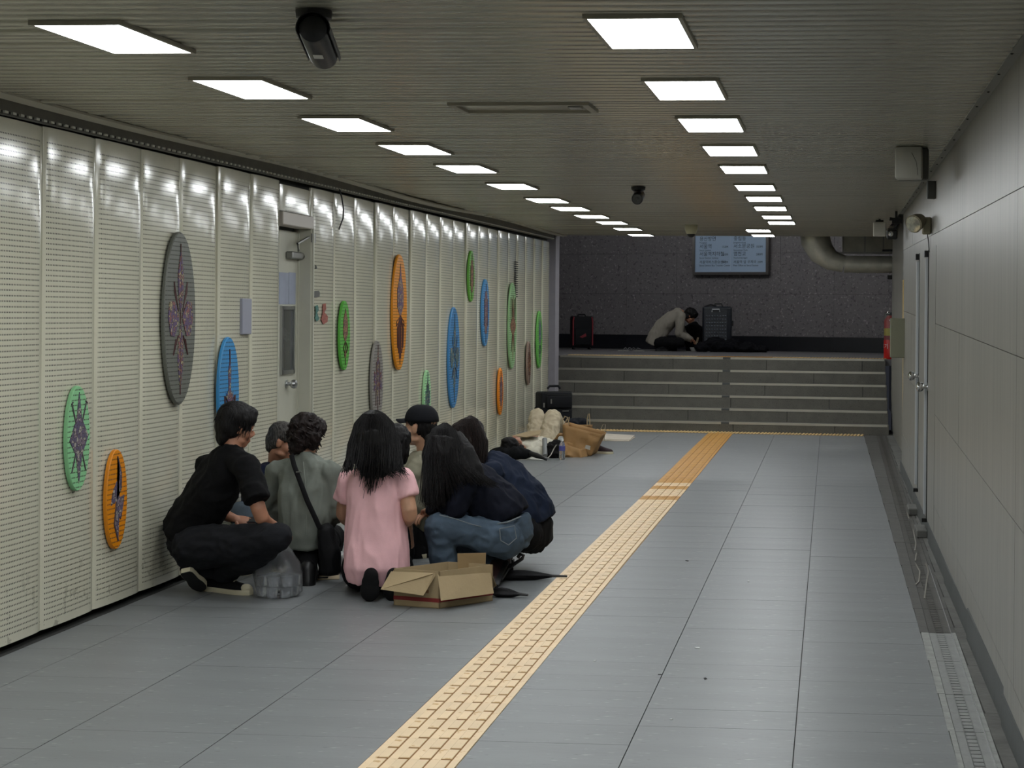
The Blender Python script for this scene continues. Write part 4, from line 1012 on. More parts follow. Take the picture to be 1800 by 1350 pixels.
fuse('body', f.skin, .0075, M_skin, t, 4, extra=f.ex); face_parts(t, H, M_hairb, .96)
h = MB(); cap_hair(h, H, 1.04, 1.13, .07, .03, .03); q = H.rot()
for s_ in (-1, 1): h.ell(H(s_*.072, -.02, -.005), (.042, .062, .075), q)
h.ell(H(0, -.07, -.01), (.085, .05, .082), q); h.ell(H(.0, -.03, .10), (.085, .085, .05), q)
g = fuse('hair', h, .008, M_hairb, t, 3, .013, (17, 17, 15)); hs = MB()
for i in range(110):
    th, ph_ = R.uniform(0, 6.28), R.uniform(-.75, 1.3); c = H(.108*math.cos(th)*math.cos(ph_), -.025+.118*math.sin(th)*math.cos(ph_), .03+.112*math.sin(ph_))
    if (c-H.c).dot(H.f) > .07 and (c-H.c).dot(H.u) < .06: continue
    o_ = (c-H(0, -.02, .02)).normalized(); s1 = o_.cross(V((0, 0, 1))).normalized(); rr = R.uniform(.010, .02); k0 = R.random()*6
    hs.tube([c+s1*(rr*math.cos(k0+a*.7))+V((0, 0, -a*.006))+o_*(rr*.5*math.sin(k0+a*.7)) for a in range(7)], [.003, .005, .005, .005, .0045, .004, .002], 4)
obj('curls', hs, M_hairb, g, True)['kind'] = 'stuff'
M_sage = fabric('sage_jacket', srgb(119, 124, 116), bump=.15); m_ = MB()
loft(m_, [P_(535, 962, 9.92), P_(536, 940, 9.92), P_(540, 905, 9.93), P_(540, 865, 9.95), P_(537, 830, 9.97), P_(534, 808, 9.97), P_(534, 798, 9.98)], rv, [.125, .140, .170, .185, .170, .105, .070], [.135, .145, .15, .14, .105, .075, .065], e=2.7)
for s_ in 'RL': limb(m_, [P_(536, 822, 9.97), J['sh'+s_]], [.065, .068]); limb(m_, [J['sh'+s_], J['el'+s_], J['wr'+s_]], [.070, .066, .048])
g = fuse('jacket', m_, .010, M_sage, t, 4, .009, (9, 9, 3.0)); sm_ = MB().tube([P_(533, 812, 9.855), P_(536, 845, 9.80), P_(538, 890, 9.765), P_(538, 940, 9.765)], .004, 5)
obj('back_seam', sm_, M_sage, g, True)
m_ = MB(); limb(m_, [J['hipR'], J['hipL']], [.13, .13]); M_blk = fabric('black_trousers', srgb(15, 15, 17))
for s_ in 'RL': limb(m_, [J['hip'+s_], J['kn'+s_]], [.12, .085]); limb(m_, [J['kn'+s_], J['an'+s_]], [.082, .068])
limb(m_, [P_(536, 965, 9.92), P_(541, 1000, 9.80)], [.075, .062])
fuse('trousers', m_, .011, M_blk, t, 4, .006)
M_bt = mat('black_leather', srgb(14, 14, 15), .45, bump=.1)
b = MB(); limb(b, [P_(541, 1000, 9.75), P_(541, 1028, 9.72)], [.055, .05]); limb(b, [P_(541, 1030, 9.72), P_(537, 1034, 9.95)], [.046, .04]); b.box(P_(541, 1035.5, 9.74), (.095, .12, .03))
fuse('boot', b, .009, M_bt, t, 3); b = MB(); limb(b, [P_(578, 1000, 10.1), P_(578, 1012, 10.3)], [.05, .045]); fuse('boot', b, .009, M_bt, t, 3)
f.done()
bg = thing('shoulder_bag', 'black shoulder bag hanging at the hip of the woman in the sage jacket', 'bag', P_(579, 968, 9.78)); o = V(bg.location)
b = MB(); loft(b, [P_(580, 1011, 9.80)-o, P_(580, 1004, 9.80)-o, P_(579, 965, 9.80)-o, P_(572, 932, 9.80)-o, P_(568, 922, 9.80)-o], (1, 0, 0), [.055, .066, .066, .052, .035], [.05, .065, .07, .055, .03])
fuse('bag_body', b, .010, fabric('bag_nylon', srgb(17, 17, 19), rough=.6), bg, 4, .006)
st = MB(); pts = [P_(512, 799, 9.86), P_(517, 818, 9.815), P_(527, 845, 9.775), P_(540, 880, 9.745), P_(553, 908, 9.735), P_(562, 928, 9.75)]
st.tube([p-o for p in pts], .016, 8, flat=.2, updir=(0, -1, .2)); obj('strap', st, fabric('strap_web', srgb(20, 20, 22), rough=.7), bg, True)
obj('buckle', MB().tube([P_(520.5, 830, 9.775)-o, P_(529.5, 829, 9.775)-o], .005, 6), M_steel, bg, True)
# 4 ---- woman in pink
J = dict(N=P_(660, 815, 9.46), C=P_(661, 872, 9.45), P=P_(662, 985, 9.50), shR=P_(708, 842, 9.42), shL=P_(615, 845, 9.50), elR=P_(722, 908, 9.38), wrR=P_(704, 926, 9.80), elL=P_(602, 905, 9.62), wrL=P_(628, 930, 9.9),
         hipR=P_(690, 1000, 9.5), hipL=P_(636, 1000, 9.55), knR=P_(706, 1018, 9.98), knL=P_(640, 1018, 10.02), anR=P_(690, 1025, 9.45), anL=P_(650, 1020, 9.42), toeR=atz(688, 1052, .05), toeL=atz(650, 1052, .05))
f = Fig('woman in pink T-shirt with long black hair kneeling behind the cardboard box', (-2.65, 9.4, 0)); t = f.t; rv = V((.98, -.12, 0))
trunk(f.skin, J, rv); arms(f, J, (.050, .047, .038, .027)); legs(f, J)
H = Frame(P_(658, 763, 9.50), (.25, .93, -.25)); head_skin(f.skin, H, .97); limb(f.skin, [J['N']+V((0, 0, -.03)), H(0, -.02, -.05)], [.055, .05])
fuse('body', f.skin, .0075, M_skin, t, 4, extra=f.ex); face_parts(t, H, None, .97)
h = MB(); cap_hair(h, H, 1.03, 1.06, .07, .02, .02)
loft(h, [P_(657, 742, 9.45), P_(657, 765, 9.42), P_(659, 795, 9.40), P_(661, 818, 9.375), P_(655, 836, 9.36)], rv, [.10, .128, .140, .130, .075], [.085, .10, .085, .06, .03])
g = fuse('hair', h, .008, M_hair, t, 4, .003, (22, 22, 4)); hs = MB(); guides = []
for a in range(15):
    u_ = -1+a/7; x = 657+46*u_; low = [838, 826, 812, 826, 838, 850, 862, 866, 858, 846, 838, 830, 824, 828, 836][a]
    guides.append([P_(657+5*u_, 722, 9.45), P_(657+19*u_, 728, 9.395-.03*(1-u_*u_)), P_(657+33*u_, 744, 9.375-.035*(1-u_*u_)), P_(x*.5+.5*(657+42*u_), 780, 9.36-.03*(1-u_*u_)), P_(657+46*u_, 806, 9.32-.035*(1-u_*u_)), P_(657+44*u_+(4 if u_ > 0 else -6)*abs(u_), 825, 9.30-.02*(1-u_*u_)), P_(656+34*u_+(22 if u_ > .4 else (-16 if u_ < -.6 else -4)), low, 9.285)])
strands(hs, guides, 420, .0042, .013); obj('hair_locks', hs, M_hair, g, True)['kind'] = 'stuff'
M_pink = fabric('pink_jersey', srgb(232, 184, 188), vary=.05, bump=.12); m_ = MB()
loft(m_, [P_(662, 1014, 9.44), P_(662, 995, 9.42), P_(662, 950, 9.44), P_(662, 905, 9.44), P_(662, 868, 9.44), P_(661, 838, 9.45), P_(660, 820, 9.46)], rv, [.180, .196, .192, .176, .180, .168, .085], [.150, .165, .155, .14, .13, .11, .07], e=2.5)
for s_, e_ in (('R', P_(718, 874, 9.40)), ('L', P_(605, 880, 9.54))): limb(m_, [P_(660, 832, 9.45), J['sh'+s_]], [.064, .070]); limb(m_, [J['sh'+s_], e_], [.072, .068], flat=True)
fuse('t_shirt', m_, .010, M_pink, t, 4, .0065, (9, 9, 2.4))
m_ = MB(); limb(m_, [J['hipR'], J['hipL']], [.13, .13])
for s_ in 'RL': limb(m_, [J['hip'+s_], J['kn'+s_]], [.12, .085]); limb(m_, [J['kn'+s_]+V((0, 0, -.01)), J['an'+s_]], [.08, .06])
fuse('trousers', m_, .011, M_blk, t, 4, .006)
M_sock = fabric('black_sock', srgb(17, 17, 18))
for px_, yy in ((650, 9.20), (690, 9.26)):
    b = MB(); b.ell(P_(px_, 1038, yy), (.060, .034, .066)); b.ell(P_(px_+1, 1024, yy), (.054, .032, .05)); b.ell(P_(px_+2, 1014, yy), (.046, .034, .042)); limb(b, [P_(px_+2, 1010, yy+.02), P_(px_+4, 1016, yy+.22)], [.042, .045]); fuse('sock', b, .008, M_sock, t, 3)
f.done()
DY = -.12
# 5 ---- black-haired person almost hidden behind the woman in pink
J = dict(N=P_(694, 826, 10.25), C=P_(688, 870, 10.25), P=P_(688, 960, 10.3), shR=P_(711, 848, 10.2), shL=P_(664, 846, 10.3), elR=P_(704, 900, 10.3), wrR=P_(692, 925, 10.5), elL=P_(668, 900, 10.4), wrL=P_(690, 925, 10.6), hipR=P_(698, 970, 10.3), hipL=P_(676, 970, 10.35), knR=P_(698, 950, 10.65), knL=P_(680, 950, 10.72), anR=P_(698, 1008, 10.4), anL=P_(688, 1008, 10.42), toeR=P_(698, 1008, 10.6), toeL=P_(688, 1008, 10.6))
f = Fig('person with black bob mostly hidden behind the woman in pink', (-2.8, 10.25, 0)); t = f.t; rv = V((1, 0, 0))
trunk(f.skin, J, rv); arms(f, J); legs(f, J); H = Frame(P_(697, 784, 10.25), (-.1, .97, -.2)); head_skin(f.skin, H, .97); limb(f.skin, [J['N'], H(0, -.02, -.05)], [.055, .05])
fuse('body', f.skin, .009, M_skin, t, 4, extra=f.ex); face_parts(t, H, None, .97)
h = MB(); cap_hair(h, H, 1.02, 1.06, .08, .02, .04); loft(h, [H(0, -.05, .06), H(0, -.06, 0), H(0, -.06, -.07), H(0, -.055, -.125)], rv, [.085, .092, .088, .070], [.07, .065, .05, .03]); fuse('hair', h, .009, M_hair, t, 3, .006, (30, 30, 8))
m_ = MB(); loft(m_, [J['P'], J['P'].lerp(J['C'], .5), J['C'], J['C'].lerp(J['N'], .6), J['N']], rv, [.14, .13, .14, .13, .06], [.14, .13, .12, .1, .06])
for s_ in 'RL': limb(m_, [J['C'].lerp(J['N'], .7), J['sh'+s_]], [.06, .07]); limb(m_, [J['sh'+s_], J['el'+s_], J['wr'+s_]], [.072, .06, .045])
fuse('top', m_, .012, fabric('dark_top', srgb(24, 24, 28)), t, 4, .006)
m_ = MB(); limb(m_, [J['hipR'], J['hipL']], [.12, .12])
for s_ in 'RL': limb(m_, [J['hip'+s_], J['kn'+s_]], [.11, .08]); limb(m_, [J['kn'+s_], J['an'+s_]], [.078, .055])
fuse('trousers', m_, .012, M_blk, t, 4)
for s_ in 'RL': shoe(t, lay(J['an'+s_], 0, 0), lay(J['toe'+s_], 0, 0)+V((0, .06, 0)), M_can, M_rub, .042)
f.done()
DY = .28
# 6 ---- man in cap
J = dict(N=P_(748, 798, 10.82), C=P_(748, 860, 10.8), P=P_(760, 955, 10.85), shR=P_(772, 826, 11.0), shL=P_(735, 826, 10.62), elR=P_(765, 890, 11.1), wrR=P_(735, 915, 11.1), elL=P_(728, 895, 10.55), wrL=P_(705, 920, 10.72), hipR=P_(768, 960, 10.95), hipL=P_(752, 965, 10.75), knR=P_(722, 930, 11.1), knL=P_(722, 945, 10.62), anR=P_(745, 995, 10.95), anL=P_(740, 1000, 10.62), toeR=P_(722, 997, 10.95), toeL=P_(722, 1002, 10.55))
f = Fig('man in black baseball cap and khaki jacket facing the wall', (-2.7, 10.8, 0)); t = f.t; rv = V((.62, .78, 0))
trunk(f.skin, J, rv); arms(f, J); legs(f, J); H = Frame(P_(739, 750, 10.78), (-.95, .28, .02)); head_skin(f.skin, H, 1.12); limb(f.skin, [J['N'], H(0, -.03, -.06)], [.062, .058])
fuse('body', f.skin, .007, M_skin, t, 3, extra=f.ex); face_parts(t, H, None, 1.12)
h = MB(); cap_hair(h, H, 1.05, 1.0, .055, 0, -.005); fuse('hair', h, .008, M_hair, t, 3, .004, (40, 40, 15))
c = MB(); q = H.rot(); M_cap2 = fabric('black_cap', srgb(22, 23, 27), bump=.12)
rings = []
for i in range(9):
    u_ = i/8*math.pi/2; rings.append([H(.092*1.12*math.cos(u_)**.75*math.cos(a), -.010+.113*1.12*math.cos(u_)**.75*math.sin(a), .040+.105*1.12*math.sin(u_)) for a in [2*math.pi*j/28 for j in range(28)]])
c.ring(rings); cp = obj('cap', c, M_cap2, t, 2)
br = MB(); ra, rb_ = [], []
top_, bot = [], []
for i in range(7):
    d_ = i/6; row = []
    for j in range(11):
        v_ = -1+j/5; row.append((v_*.080*(1-.25*d_*d_), .085+.012-.03*v_*v_+d_*.100*(1-.35*v_*v_), .056-.010*d_-.022*v_*v_))
    top_.append([H(*p) for p in row]); bot.append([H(p[0], p[1], p[2]-.006) for p in row])
br.ring([a+b[::-1] for a, b in zip(top_, bot)]); obj('brim', br, M_cap2, cp, True)
obj('button', MB().ell(H(0, -.01, .152), (.010, .010, .006), q), M_cap2, cp, True)
M_khaki = fabric('khaki_jacket', srgb(134, 130, 112), bump=.15); m_ = MB()
loft(m_, [J['P']+V((0, 0, -.01)), J['P'].lerp(J['C'], .5), J['C'], J['C'].lerp(J['N'], .6), J['N']+V((0, 0, .015))], rv, [.20, .195, .205, .175, .085], [.165, .16, .155, .125, .085])
for s_ in 'RL': limb(m_, [J['C'].lerp(J['N'], .7), J['sh'+s_]], [.075, .082]); limb(m_, [J['sh'+s_], J['el'+s_], J['wr'+s_]], [.085, .072, .052])
fuse('jacket', m_, .011, M_khaki, t, 4, .012, (7, 7, 5))
m_ = MB(); limb(m_, [J['hipR'], J['hipL']], [.14, .14])
for s_ in 'RL': limb(m_, [J['hip'+s_], J['kn'+s_]], [.12, .085]); limb(m_, [J['kn'+s_], J['an'+s_]], [.08, .062])
fuse('trousers', m_, .012, M_blk, t, 4, .006)
for s_ in 'RL': shoe(t, lay(J['an'+s_], 0, 0)+V((.04, 0, 0)), lay(J['toe'+s_], 0, 0)+V((-.1, .03, 0)), M_can, M_rub, .045)
f.done()
DY = 0
# 7 ---- woman in jeans, squatting sideways
J = dict(N=P_(806, 826, 9.96), C=P_(846, 862, 9.94), P=P_(892, 938, 9.95), shL=P_(818, 852, 9.76), shR=P_(800, 840, 10.14), elL=P_(797, 905, 9.74), wrL=P_(762, 898, 9.95), elR=P_(790, 890, 10.2), wrR=P_(760, 900, 10.1), hipL=P_(888, 948, 9.84), hipR=P_(894, 946, 10.1), knL=P_(770, 926, 9.70), knR=P_(780, 930, 10.16), anL=P_(790, 1030, 9.78), anR=P_(868, 996, 10.1), toeL=atz(758, 1040, .04), toeR=atz(884, 1026, .05))
f = Fig('woman with very long black hair, navy sweater and blue jeans squatting sideways', (-2.1, 9.95, 0)); t = f.t; rv = V((.45, .88, 0))
trunk(f.skin, J, rv); arms(f, J, (.046, .038, .032, .025)); legs(f, J)
H = Frame(P_(778, 792, 9.98), (-.80, .52, -.35)); head_skin(f.skin, H, .97); limb(f.skin, [J['N']+V((0, 0, -.03)), H(0, -.02, -.05)], [.055, .05])
fuse('body', f.skin, .0075, M_skin, t, 4, extra=f.ex); face_parts(t, H, None, .97)
h = MB(); cap_hair(h, H, 1.05, 1.10, .07, .03, .03)
loft(h, [P_(780, 770, 9.86), P_(776, 800, 9.83), P_(778, 835, 9.80), P_(768, 865, 9.78), P_(760, 890, 9.78)], V((1, 0, 0)), [.10, .125, .120, .075, .045], [.085, .085, .06, .04, .025])
loft(h, [P_(792, 775, 9.90), P_(812, 805, 9.83), P_(832, 830, 9.80), P_(852, 848, 9.80)], V((.6, 0, .8)), [.09, .10, .07, .02], [.07, .06, .045, .02])
g = fuse('hair', h, .008, M_hair, t, 5, .003, (24, 24, 5)); hs = MB()
ends = [(744, 886), (752, 894), (762, 896), (770, 890), (780, 886), (792, 872), (806, 862), (822, 852), (836, 848), (850, 850), (862, 852), (870, 856)]
guides = []
for i, (ex_, ey_) in enumerate(ends):
    u_ = i/(len(ends)-1); a0 = V((778+10*u_, 750)); 
    p1 = (752+60*u_, 775+6*u_); p2 = (744+75*u_, 805+10*u_); p3 = (lerp(p2[0], ex_, .5), lerp(p2[1], ey_, .5))
    guides.append([P_(780+5*u_, 743.5, 9.92), P_(lerp(779, p1[0], .55)-3+6*u_, 754+2*u_, 9.83+.01*u_), P_(p1[0]-1, p1[1], 9.775+.02*u_), P_(p2[0], p2[1], 9.745+.0*u_), P_(p3[0], p3[1], 9.70), P_(lerp(p3[0], ex_, .6), lerp(p3[1], ey_, .6), 9.68+.02*u_), P_(ex_, ey_, 9.67+.03*u_)])
strands(hs, guides, 560, .0042, .013); obj('hair_locks', hs, M_hair, g, True)['kind'] = 'stuff'
M_navy = fabric('navy_sweater', srgb(15, 18, 30), bump=.2); m_ = MB()
loft(m_, [P_(893, 914, 9.95), P_(884, 900, 9.95), P_(862, 878, 9.95), P_(838, 855, 9.95), P_(818, 838, 9.96), P_(806, 826, 9.96)], rv, [.165, .170, .180, .185, .155, .075], [.135, .145, .135, .130, .105, .07])
for s_ in 'RL': limb(m_, [P_(816, 840, 9.96), J['sh'+s_]], [.07, .074]); limb(m_, [J['sh'+s_], J['el'+s_], J['wr'+s_]], [.078, .066, .046])
fuse('sweater', m_, .010, M_navy, t, 4, .009, (8, 8, 6))
M_jean = fabric('blue_denim', srgb(72, 86, 100), vary=.16, bump=.15); m_ = MB()
loft(m_, [P_(888, 912, 9.96), P_(893, 934, 9.96), P_(892, 960, 9.97)], rv, [.165, .19, .155], [.125, .135, .12])
for s_ in 'RL':
    limb(m_, [J['hip'+s_], J['hip'+s_].lerp(J['kn'+s_], .5)+V((0, 0, .0)), J['kn'+s_]], [.122, .105, .085])
    limb(m_, [J['kn'+s_], J['kn'+s_].lerp(J['an'+s_], .5), J['an'+s_]], [.084, .088, .078])
g = fuse('jeans', m_, .010, M_jean, t, 4, .009, (8, 8, 8))
M_jst = fabric('denim_stitching', srgb(110, 116, 120))
obj('waistband', MB().tube([P_(848, 917, 9.79), P_(870, 921, 9.765), P_(892, 918, 9.765), P_(906, 912, 9.79), P_(914, 908, 9.88)], .010, 6, flat=.5), M_jst, g, True)
pk = [P_(878, 930, 9.705), P_(904, 924, 9.735), P_(908, 946, 9.735), P_(894, 958, 9.70), P_(880, 950, 9.70)]
obj('back_pocket', MB().tube(pk+[pk[0]], .0035, 5), M_jst, g, True)
obj('side_seam', MB().tube([P_(772, 905, 9.62), P_(800, 912, 9.625), P_(830, 922, 9.655), P_(846, 926, 9.70)], .0032, 5), M_jst, g, True)
M_mar = mat('maroon_leather', srgb(48, 30, 30), .5, bump=.1)
shoe(t, atz(800, 1046), atz(752, 1042), M_can, M_rub, .042)
hb = P_(893, 992, 10.05); shoe(t, hb, atz(872, 1034, .01)+V((0, .05, 0)), M_mar, M_black, .042, nrm=V((-.8, .2, .4)))
f.done()
DY = .12
# 8 ---- woman in denim shirt
J = dict(N=P_(848, 806, 10.46), C=P_(886, 845, 10.44), P=P_(928, 925, 10.45), shL=P_(864, 832, 10.28), shR=P_(842, 824, 10.64), elL=P_(850, 890, 10.28), wrL=P_(822, 905, 10.4), elR=P_(832, 880, 10.7), wrR=P_(815, 900, 10.6), hipL=P_(922, 938, 10.32), hipR=P_(928, 936, 10.58), knL=P_(822, 930, 10.3), knR=P_(825, 925, 10.7), anL=P_(890, 1000, 10.34), anR=P_(893, 995, 10.6), toeL=P_(862, 1004, 10.34), toeR=P_(862, 1000, 10.6))
f = Fig('woman with shoulder-length black hair in dark blue denim shirt, squatting at the right', (-2.0, 10.45, 0)); t = f.t; rv = V((.5, .86, 0))
trunk(f.skin, J, rv); arms(f, J, (.046, .038, .032, .025)); legs(f, J); H = Frame(P_(823, 772, 10.48), (-.92, .25, -.28)); head_skin(f.skin, H, .97); limb(f.skin, [J['N']+V((0, 0, -.03)), H(0, -.03, -.05)], [.055, .05])
fuse('body', f.skin, .0075, M_skin, t, 4, extra=f.ex); face_parts(t, H, None, .97)
h = MB(); cap_hair(h, H, 1.04, 1.06, .07, .0, .01)
loft(h, [P_(828, 758, 10.42), P_(836, 780, 10.38), P_(838, 802, 10.36), P_(832, 820, 10.34)], V((1, 0, 0)), [.085, .085, .072, .045], [.085, .08, .06, .035])
g = fuse('hair', h, .008, M_hairb, t, 4, .003, (26, 26, 6)); hs = MB(); guides = []
for i in range(9):
    u_ = i/8; guides.append([P_(826+2*u_, 731, 10.44), P_(815+24*u_, 737, 10.36), P_(806+38*u_, 749, 10.33), P_(812+40*u_, 775, 10.31), P_(816+36*u_, 800, 10.29), P_(820+30*u_, 822-6*u_, 10.28)])
strands(hs, guides, 170, .0042, .008); obj('hair_locks', hs, M_hairb, g, True)['kind'] = 'stuff'
M_den = fabric('dark_denim_shirt', srgb(23, 31, 48), vary=.15, bump=.2); m_ = MB()
loft(m_, [P_(936, 922, 10.45), P_(930, 908, 10.45), P_(912, 878, 10.45), P_(888, 846, 10.45), P_(866, 822, 10.46), P_(850, 808, 10.46)], rv, [.20, .205, .20, .195, .165, .08], [.14, .15, .150, .135, .105, .075])
for s_ in 'RL': limb(m_, [P_(864, 822, 10.46), J['sh'+s_]], [.07, .075]); limb(m_, [J['sh'+s_], J['el'+s_], J['wr'+s_]], [.080, .068, .048])
g = fuse('shirt', m_, .010, M_den, t, 4, .009, (8, 8, 6))
m_ = MB(); loft(m_, [P_(920, 900, 10.46), P_(928, 925, 10.46), P_(928, 945, 10.47), P_(922, 962, 10.48)], rv, [.16, .185, .18, .13], [.13, .145, .145, .10])
for s_ in 'RL': limb(m_, [J['hip'+s_], J['kn'+s_]], [.125, .085]); limb(m_, [J['kn'+s_], J['an'+s_]], [.078, .055])
fuse('trousers', m_, .011, M_blk, t, 4, .006)
for s_ in 'RL': shoe(t, lay(J['an'+s_], 0, 0)+V((.04, 0, .0)), lay(J['toe'+s_], 0, 0)+V((-.04, 0, 0)), M_mar, M_black, .042)
f.done()
DY = 0
# ------------------------------------------------------------------ things on the floor near the group
M_card = mat('cardboard', srgb(162, 142, 108), .8, vary=.06, scale=6, bump=.1); M_cardi = mat('cardboard_inside', srgb(150, 126, 90), .85, vary=.06, scale=6)
b0, b1, b2 = atz(772, 1070), atz(692, 1064), atz(866, 1056)      # front corner, left corner, right corner
e1, e2 = (b1-b0), (b2-b0); b3 = b1+e2
bt = thing('cardboard_box', 'open brown cardboard box with red stripe on the floor behind the woman in pink', 'box', b0); O = V(b0)
hz = V((0, 0, .215)); cs = [V((0, 0, 0)), e2, e1+e2, e1]
bx = MB(); tk = .006
for i in range(4):
    a, b = cs[i], cs[(i+1) % 4]; inw = ((cs[0]+cs[2])/2-(a+b)/2).normalized()*tk
    bx.prism([a, b, b+hz, a+hz], inw)
bx.prism([cs[0], cs[1], cs[2], cs[3]], (0, 0, .005)); obj('carton', bx, M_card, bt)
M_rstr = mat('red_print', srgb(128, 38, 36), .7)
for i in (0, 3):
    a, b = cs[i], cs[(i+1) % 4]; out = ((a+b)/2-(cs[0]+cs[2])/2).normalized()*.001
    obj('red_stripe', MB().prism([a+out+V((0, 0, .035)), b+out+V((0, 0, .035)), b+out+V((0, 0, .058)), a+out+V((0, 0, .058))], out*.5), M_rstr, bt)
    if i == 3:
        for k in range(5): p = a.lerp(b, .35+.09*k); d_ = (b-a).normalized(); obj('print_mark', MB().prism([p+out+V((0, 0, .085)), p+d_*.018+out+V((0, 0, .085)), p+d_*.02+out+V((0, 0, .105)), p+out+V((0, 0, .1))], out*.5), mat('brown_print', srgb(120, 86, 58), .8), bt)
def flap(pts, n_=V((0, 0, .004)), m=M_card, name='flap'): return obj(name, MB().prism([V(p)-O for p in pts], n_), m, bt)
Y0_ = b0.y
flap([P_(762, 1008, Y0_), P_(767, 1009, Y0_+.01), P_(744, 1047, Y0_-.06), P_(669, 1036, Y0_-.02), P_(687, 1005, b1.y)], V((.002, .004, .002)))
flap([P_(769, 1009, Y0_), P_(861, 999, b2.y), P_(868, 1043, b2.y-.07), P_(775, 1056, Y0_-.09)], V((-.001, .004, .002)))
flap([P_(861, 1000, b2.y), P_(872, 1030, b2.y+.10), P_(866, 1035, b2.y+.30), P_(850, 997, b2.y+.28)], V((.003, 0, .002)))
flap([P_(805, 1003, b2.y-.02), P_(853, 996, b2.y+.12), P_(854, 972, b2.y+.12), P_(804, 973, b2.y-.02)], V((0, .005, 0)), M_cardi, 'upright_flap')
flap([P_(690, 1005, b1.y+.02), P_(786, 992, b1.y+.30), P_(788, 990, b1.y+.32), P_(692, 1002, b1.y+.04)], V((0, .004, 0)), M_cardi, 'rear_edge')
cc = (cs[0]+cs[2])/2
wpk = thing('white_packet', 'white wrapped packet lying inside the cardboard box', 'packet', O+cc.lerp(cs[0], .30)+V((0, 0, .165)), .4)
obj('wrapping', MB().bbox((0, 0, -.05), (.20, .14, .12), .03, seg=2), mat('white_wrap', srgb(214, 212, 206), .5, bump=.2, bscale=20), wpk, True)
obj('paper_lid', MB().box((.12, .06, .012), (.16, .10, .004), Ry(-.1)), M_card, wpk)
# ---- clear bag of bottles in front of the woman in sage jacket
M_clear = mat('clear_film', (.93, .94, .96, 1), .14, trans=.96, spec=.8, bump=.7, bscale=18)
M_clear.node_tree.nodes['Principled BSDF'].inputs['IOR'].default_value = 1.2
M_cup = mat('clear_cup', (.90, .93, .96, 1), .1, trans=.85, spec=.6)
pb = thing('clear_plastic_bag', 'clear plastic bag of empty lidded cups on the floor beside the crouching man', 'bag', atz(489, 1048)); O = V(pb.location)
mb = MB(); rings = []
for z_, w_, d_ in ((.0, .105, .09), (.03, .135, .115), (.14, .145, .12), (.20, .12, .10), (.26, .085, .07), (.32, .05, .04), (.36, .06, .05)):
    rings.append([V((w_*math.cos(a)*(1+.07*math.sin(5*a+z_*30)), d_*math.sin(a)*(1+.07*math.cos(4*a+z_*20)), z_+.002)) for a in [2*math.pi*j/36 for j in range(36)]])
mb.ring(rings, cap=False); fi = obj('film', mb, M_clear, pb, True); sd = fi.modifiers.new('t', 'SOLIDIFY'); sd.thickness = .0012
cm = MB().lathe((0, 0, 0), [(.028, 0), (.036, .05), (.038, .058), (.036, .06)], 16).mesh('cup', M_cup, True)
k = 0
for lv_ in range(2):
    for x, y in ((-.085, -.05), (-.01, -.075), (.065, -.055), (-.05, .03), (.03, .035), (.09, .02)):
        tag(obj('cup', cm, None, None, False, O+V((x+.01*lv_, y, .006+.066*lv_))), 'empty clear plastic cup inside the clear bag beside the crouching man', 'cup', 'clear cups in the plastic bag')
# ---- small things inside the circle
tag(obj('paper_sheet', MB().box((0, 0, .003), (.22, .3, .004), Rz(.3)), mat('tan_paper', srgb(176, 160, 132), .8), loc=atz(566, 1013)), 'tan paper sheet lying on the floor behind the woman in the sage jacket', 'paper')
tag(obj('dark_pen', MB().cyl((-.07, 0, .008), (.07, .02, .008), .006, n=8), M_black, loc=atz(556, 1018)), 'thin dark pen lying on the tan paper sheet', 'pen')
wbg = MB(); wbg.ell((0, 0, .065), (.07, .08, .066)); wbg.tube([(.02, -.02, .12), (.05, -.03, .17), (.06, -.01, .12)], .006, 6)
wo = fuse('white_plastic_bag', wbg, .008, mat('white_plastic', srgb(206, 206, 204), .4), None, 2, .012, (14, 14, 14)); wo.location = atz(597, 1006); tag(wo, 'small white plastic bag on the floor between black shoulder bag and woman in pink', 'bag')
# ---- umbrellas
def umbrella(label, p0, p1, rr, hook=None):
    p0, p1 = V(p0), V(p1); d = (p1-p0); L_ = d.length; d.normalize()
    t = thing('folded_umbrella', label, 'umbrella', (p0.x, p0.y, 0)); O = V((p0.x, p0.y, 0)); c = p0-O+V((0, 0, rr+.002))
    cp_ = MB(); n = 16; rings = []
    for k in range(9):
        u_ = k/8; r_ = rr*(.62+.5*math.sin(math.pi*min(1, u_*1.05))**.8)*(1-.55*u_**2.2)
        q = V((0, 0, 1)).rotation_difference(d); rings.append([c+d*(u_*L_*.78)+q @ V((r_*(1+.22*math.sin(4*a+2.2*u_))*math.cos(a), r_*(1+.22*math.sin(4*a+2.2*u_))*math.sin(a), 0))-V((0, 0, (rr*.25)*u_)) for a in [2*math.pi*j/n for j in range(n)]])
    cp_.ring(rings); obj('canopy', cp_, fabric('umbrella_cloth', srgb(20, 20, 22), rough=.6), t, True)
    obj('shaft', MB().tube([c+d*(L_*.72)-V((0, 0, rr*.2)), c+d*L_-V((0, 0, rr*.35))], [.010, .007], 8), M_black, t, True)
    if hook: obj('handle', MB().tube([V(h_)-O for h_ in hook], .012, 8), M_black, t, True)
    else: obj('handle', MB().tube([c-d*.16, c], [.014, .012], 8), M_black, t, True)
    return t
umbrella('long folded black umbrella on the floor reaching the yellow strip, beside the woman in jeans', atz(874, 1020), atz(997, 1019), .030, [atz(880, 1020, .04), P_(893, 1000, 10.0), P_(906, 990, 10.0), P_(918, 982, 10.0), P_(920, 976, 10.0), P_(915, 974, 10.0), P_(910, 980, 10.0)])
umbrella('short folded black umbrella on the floor just behind the cardboard box', atz(864, 1049), atz(928, 1052), .028)
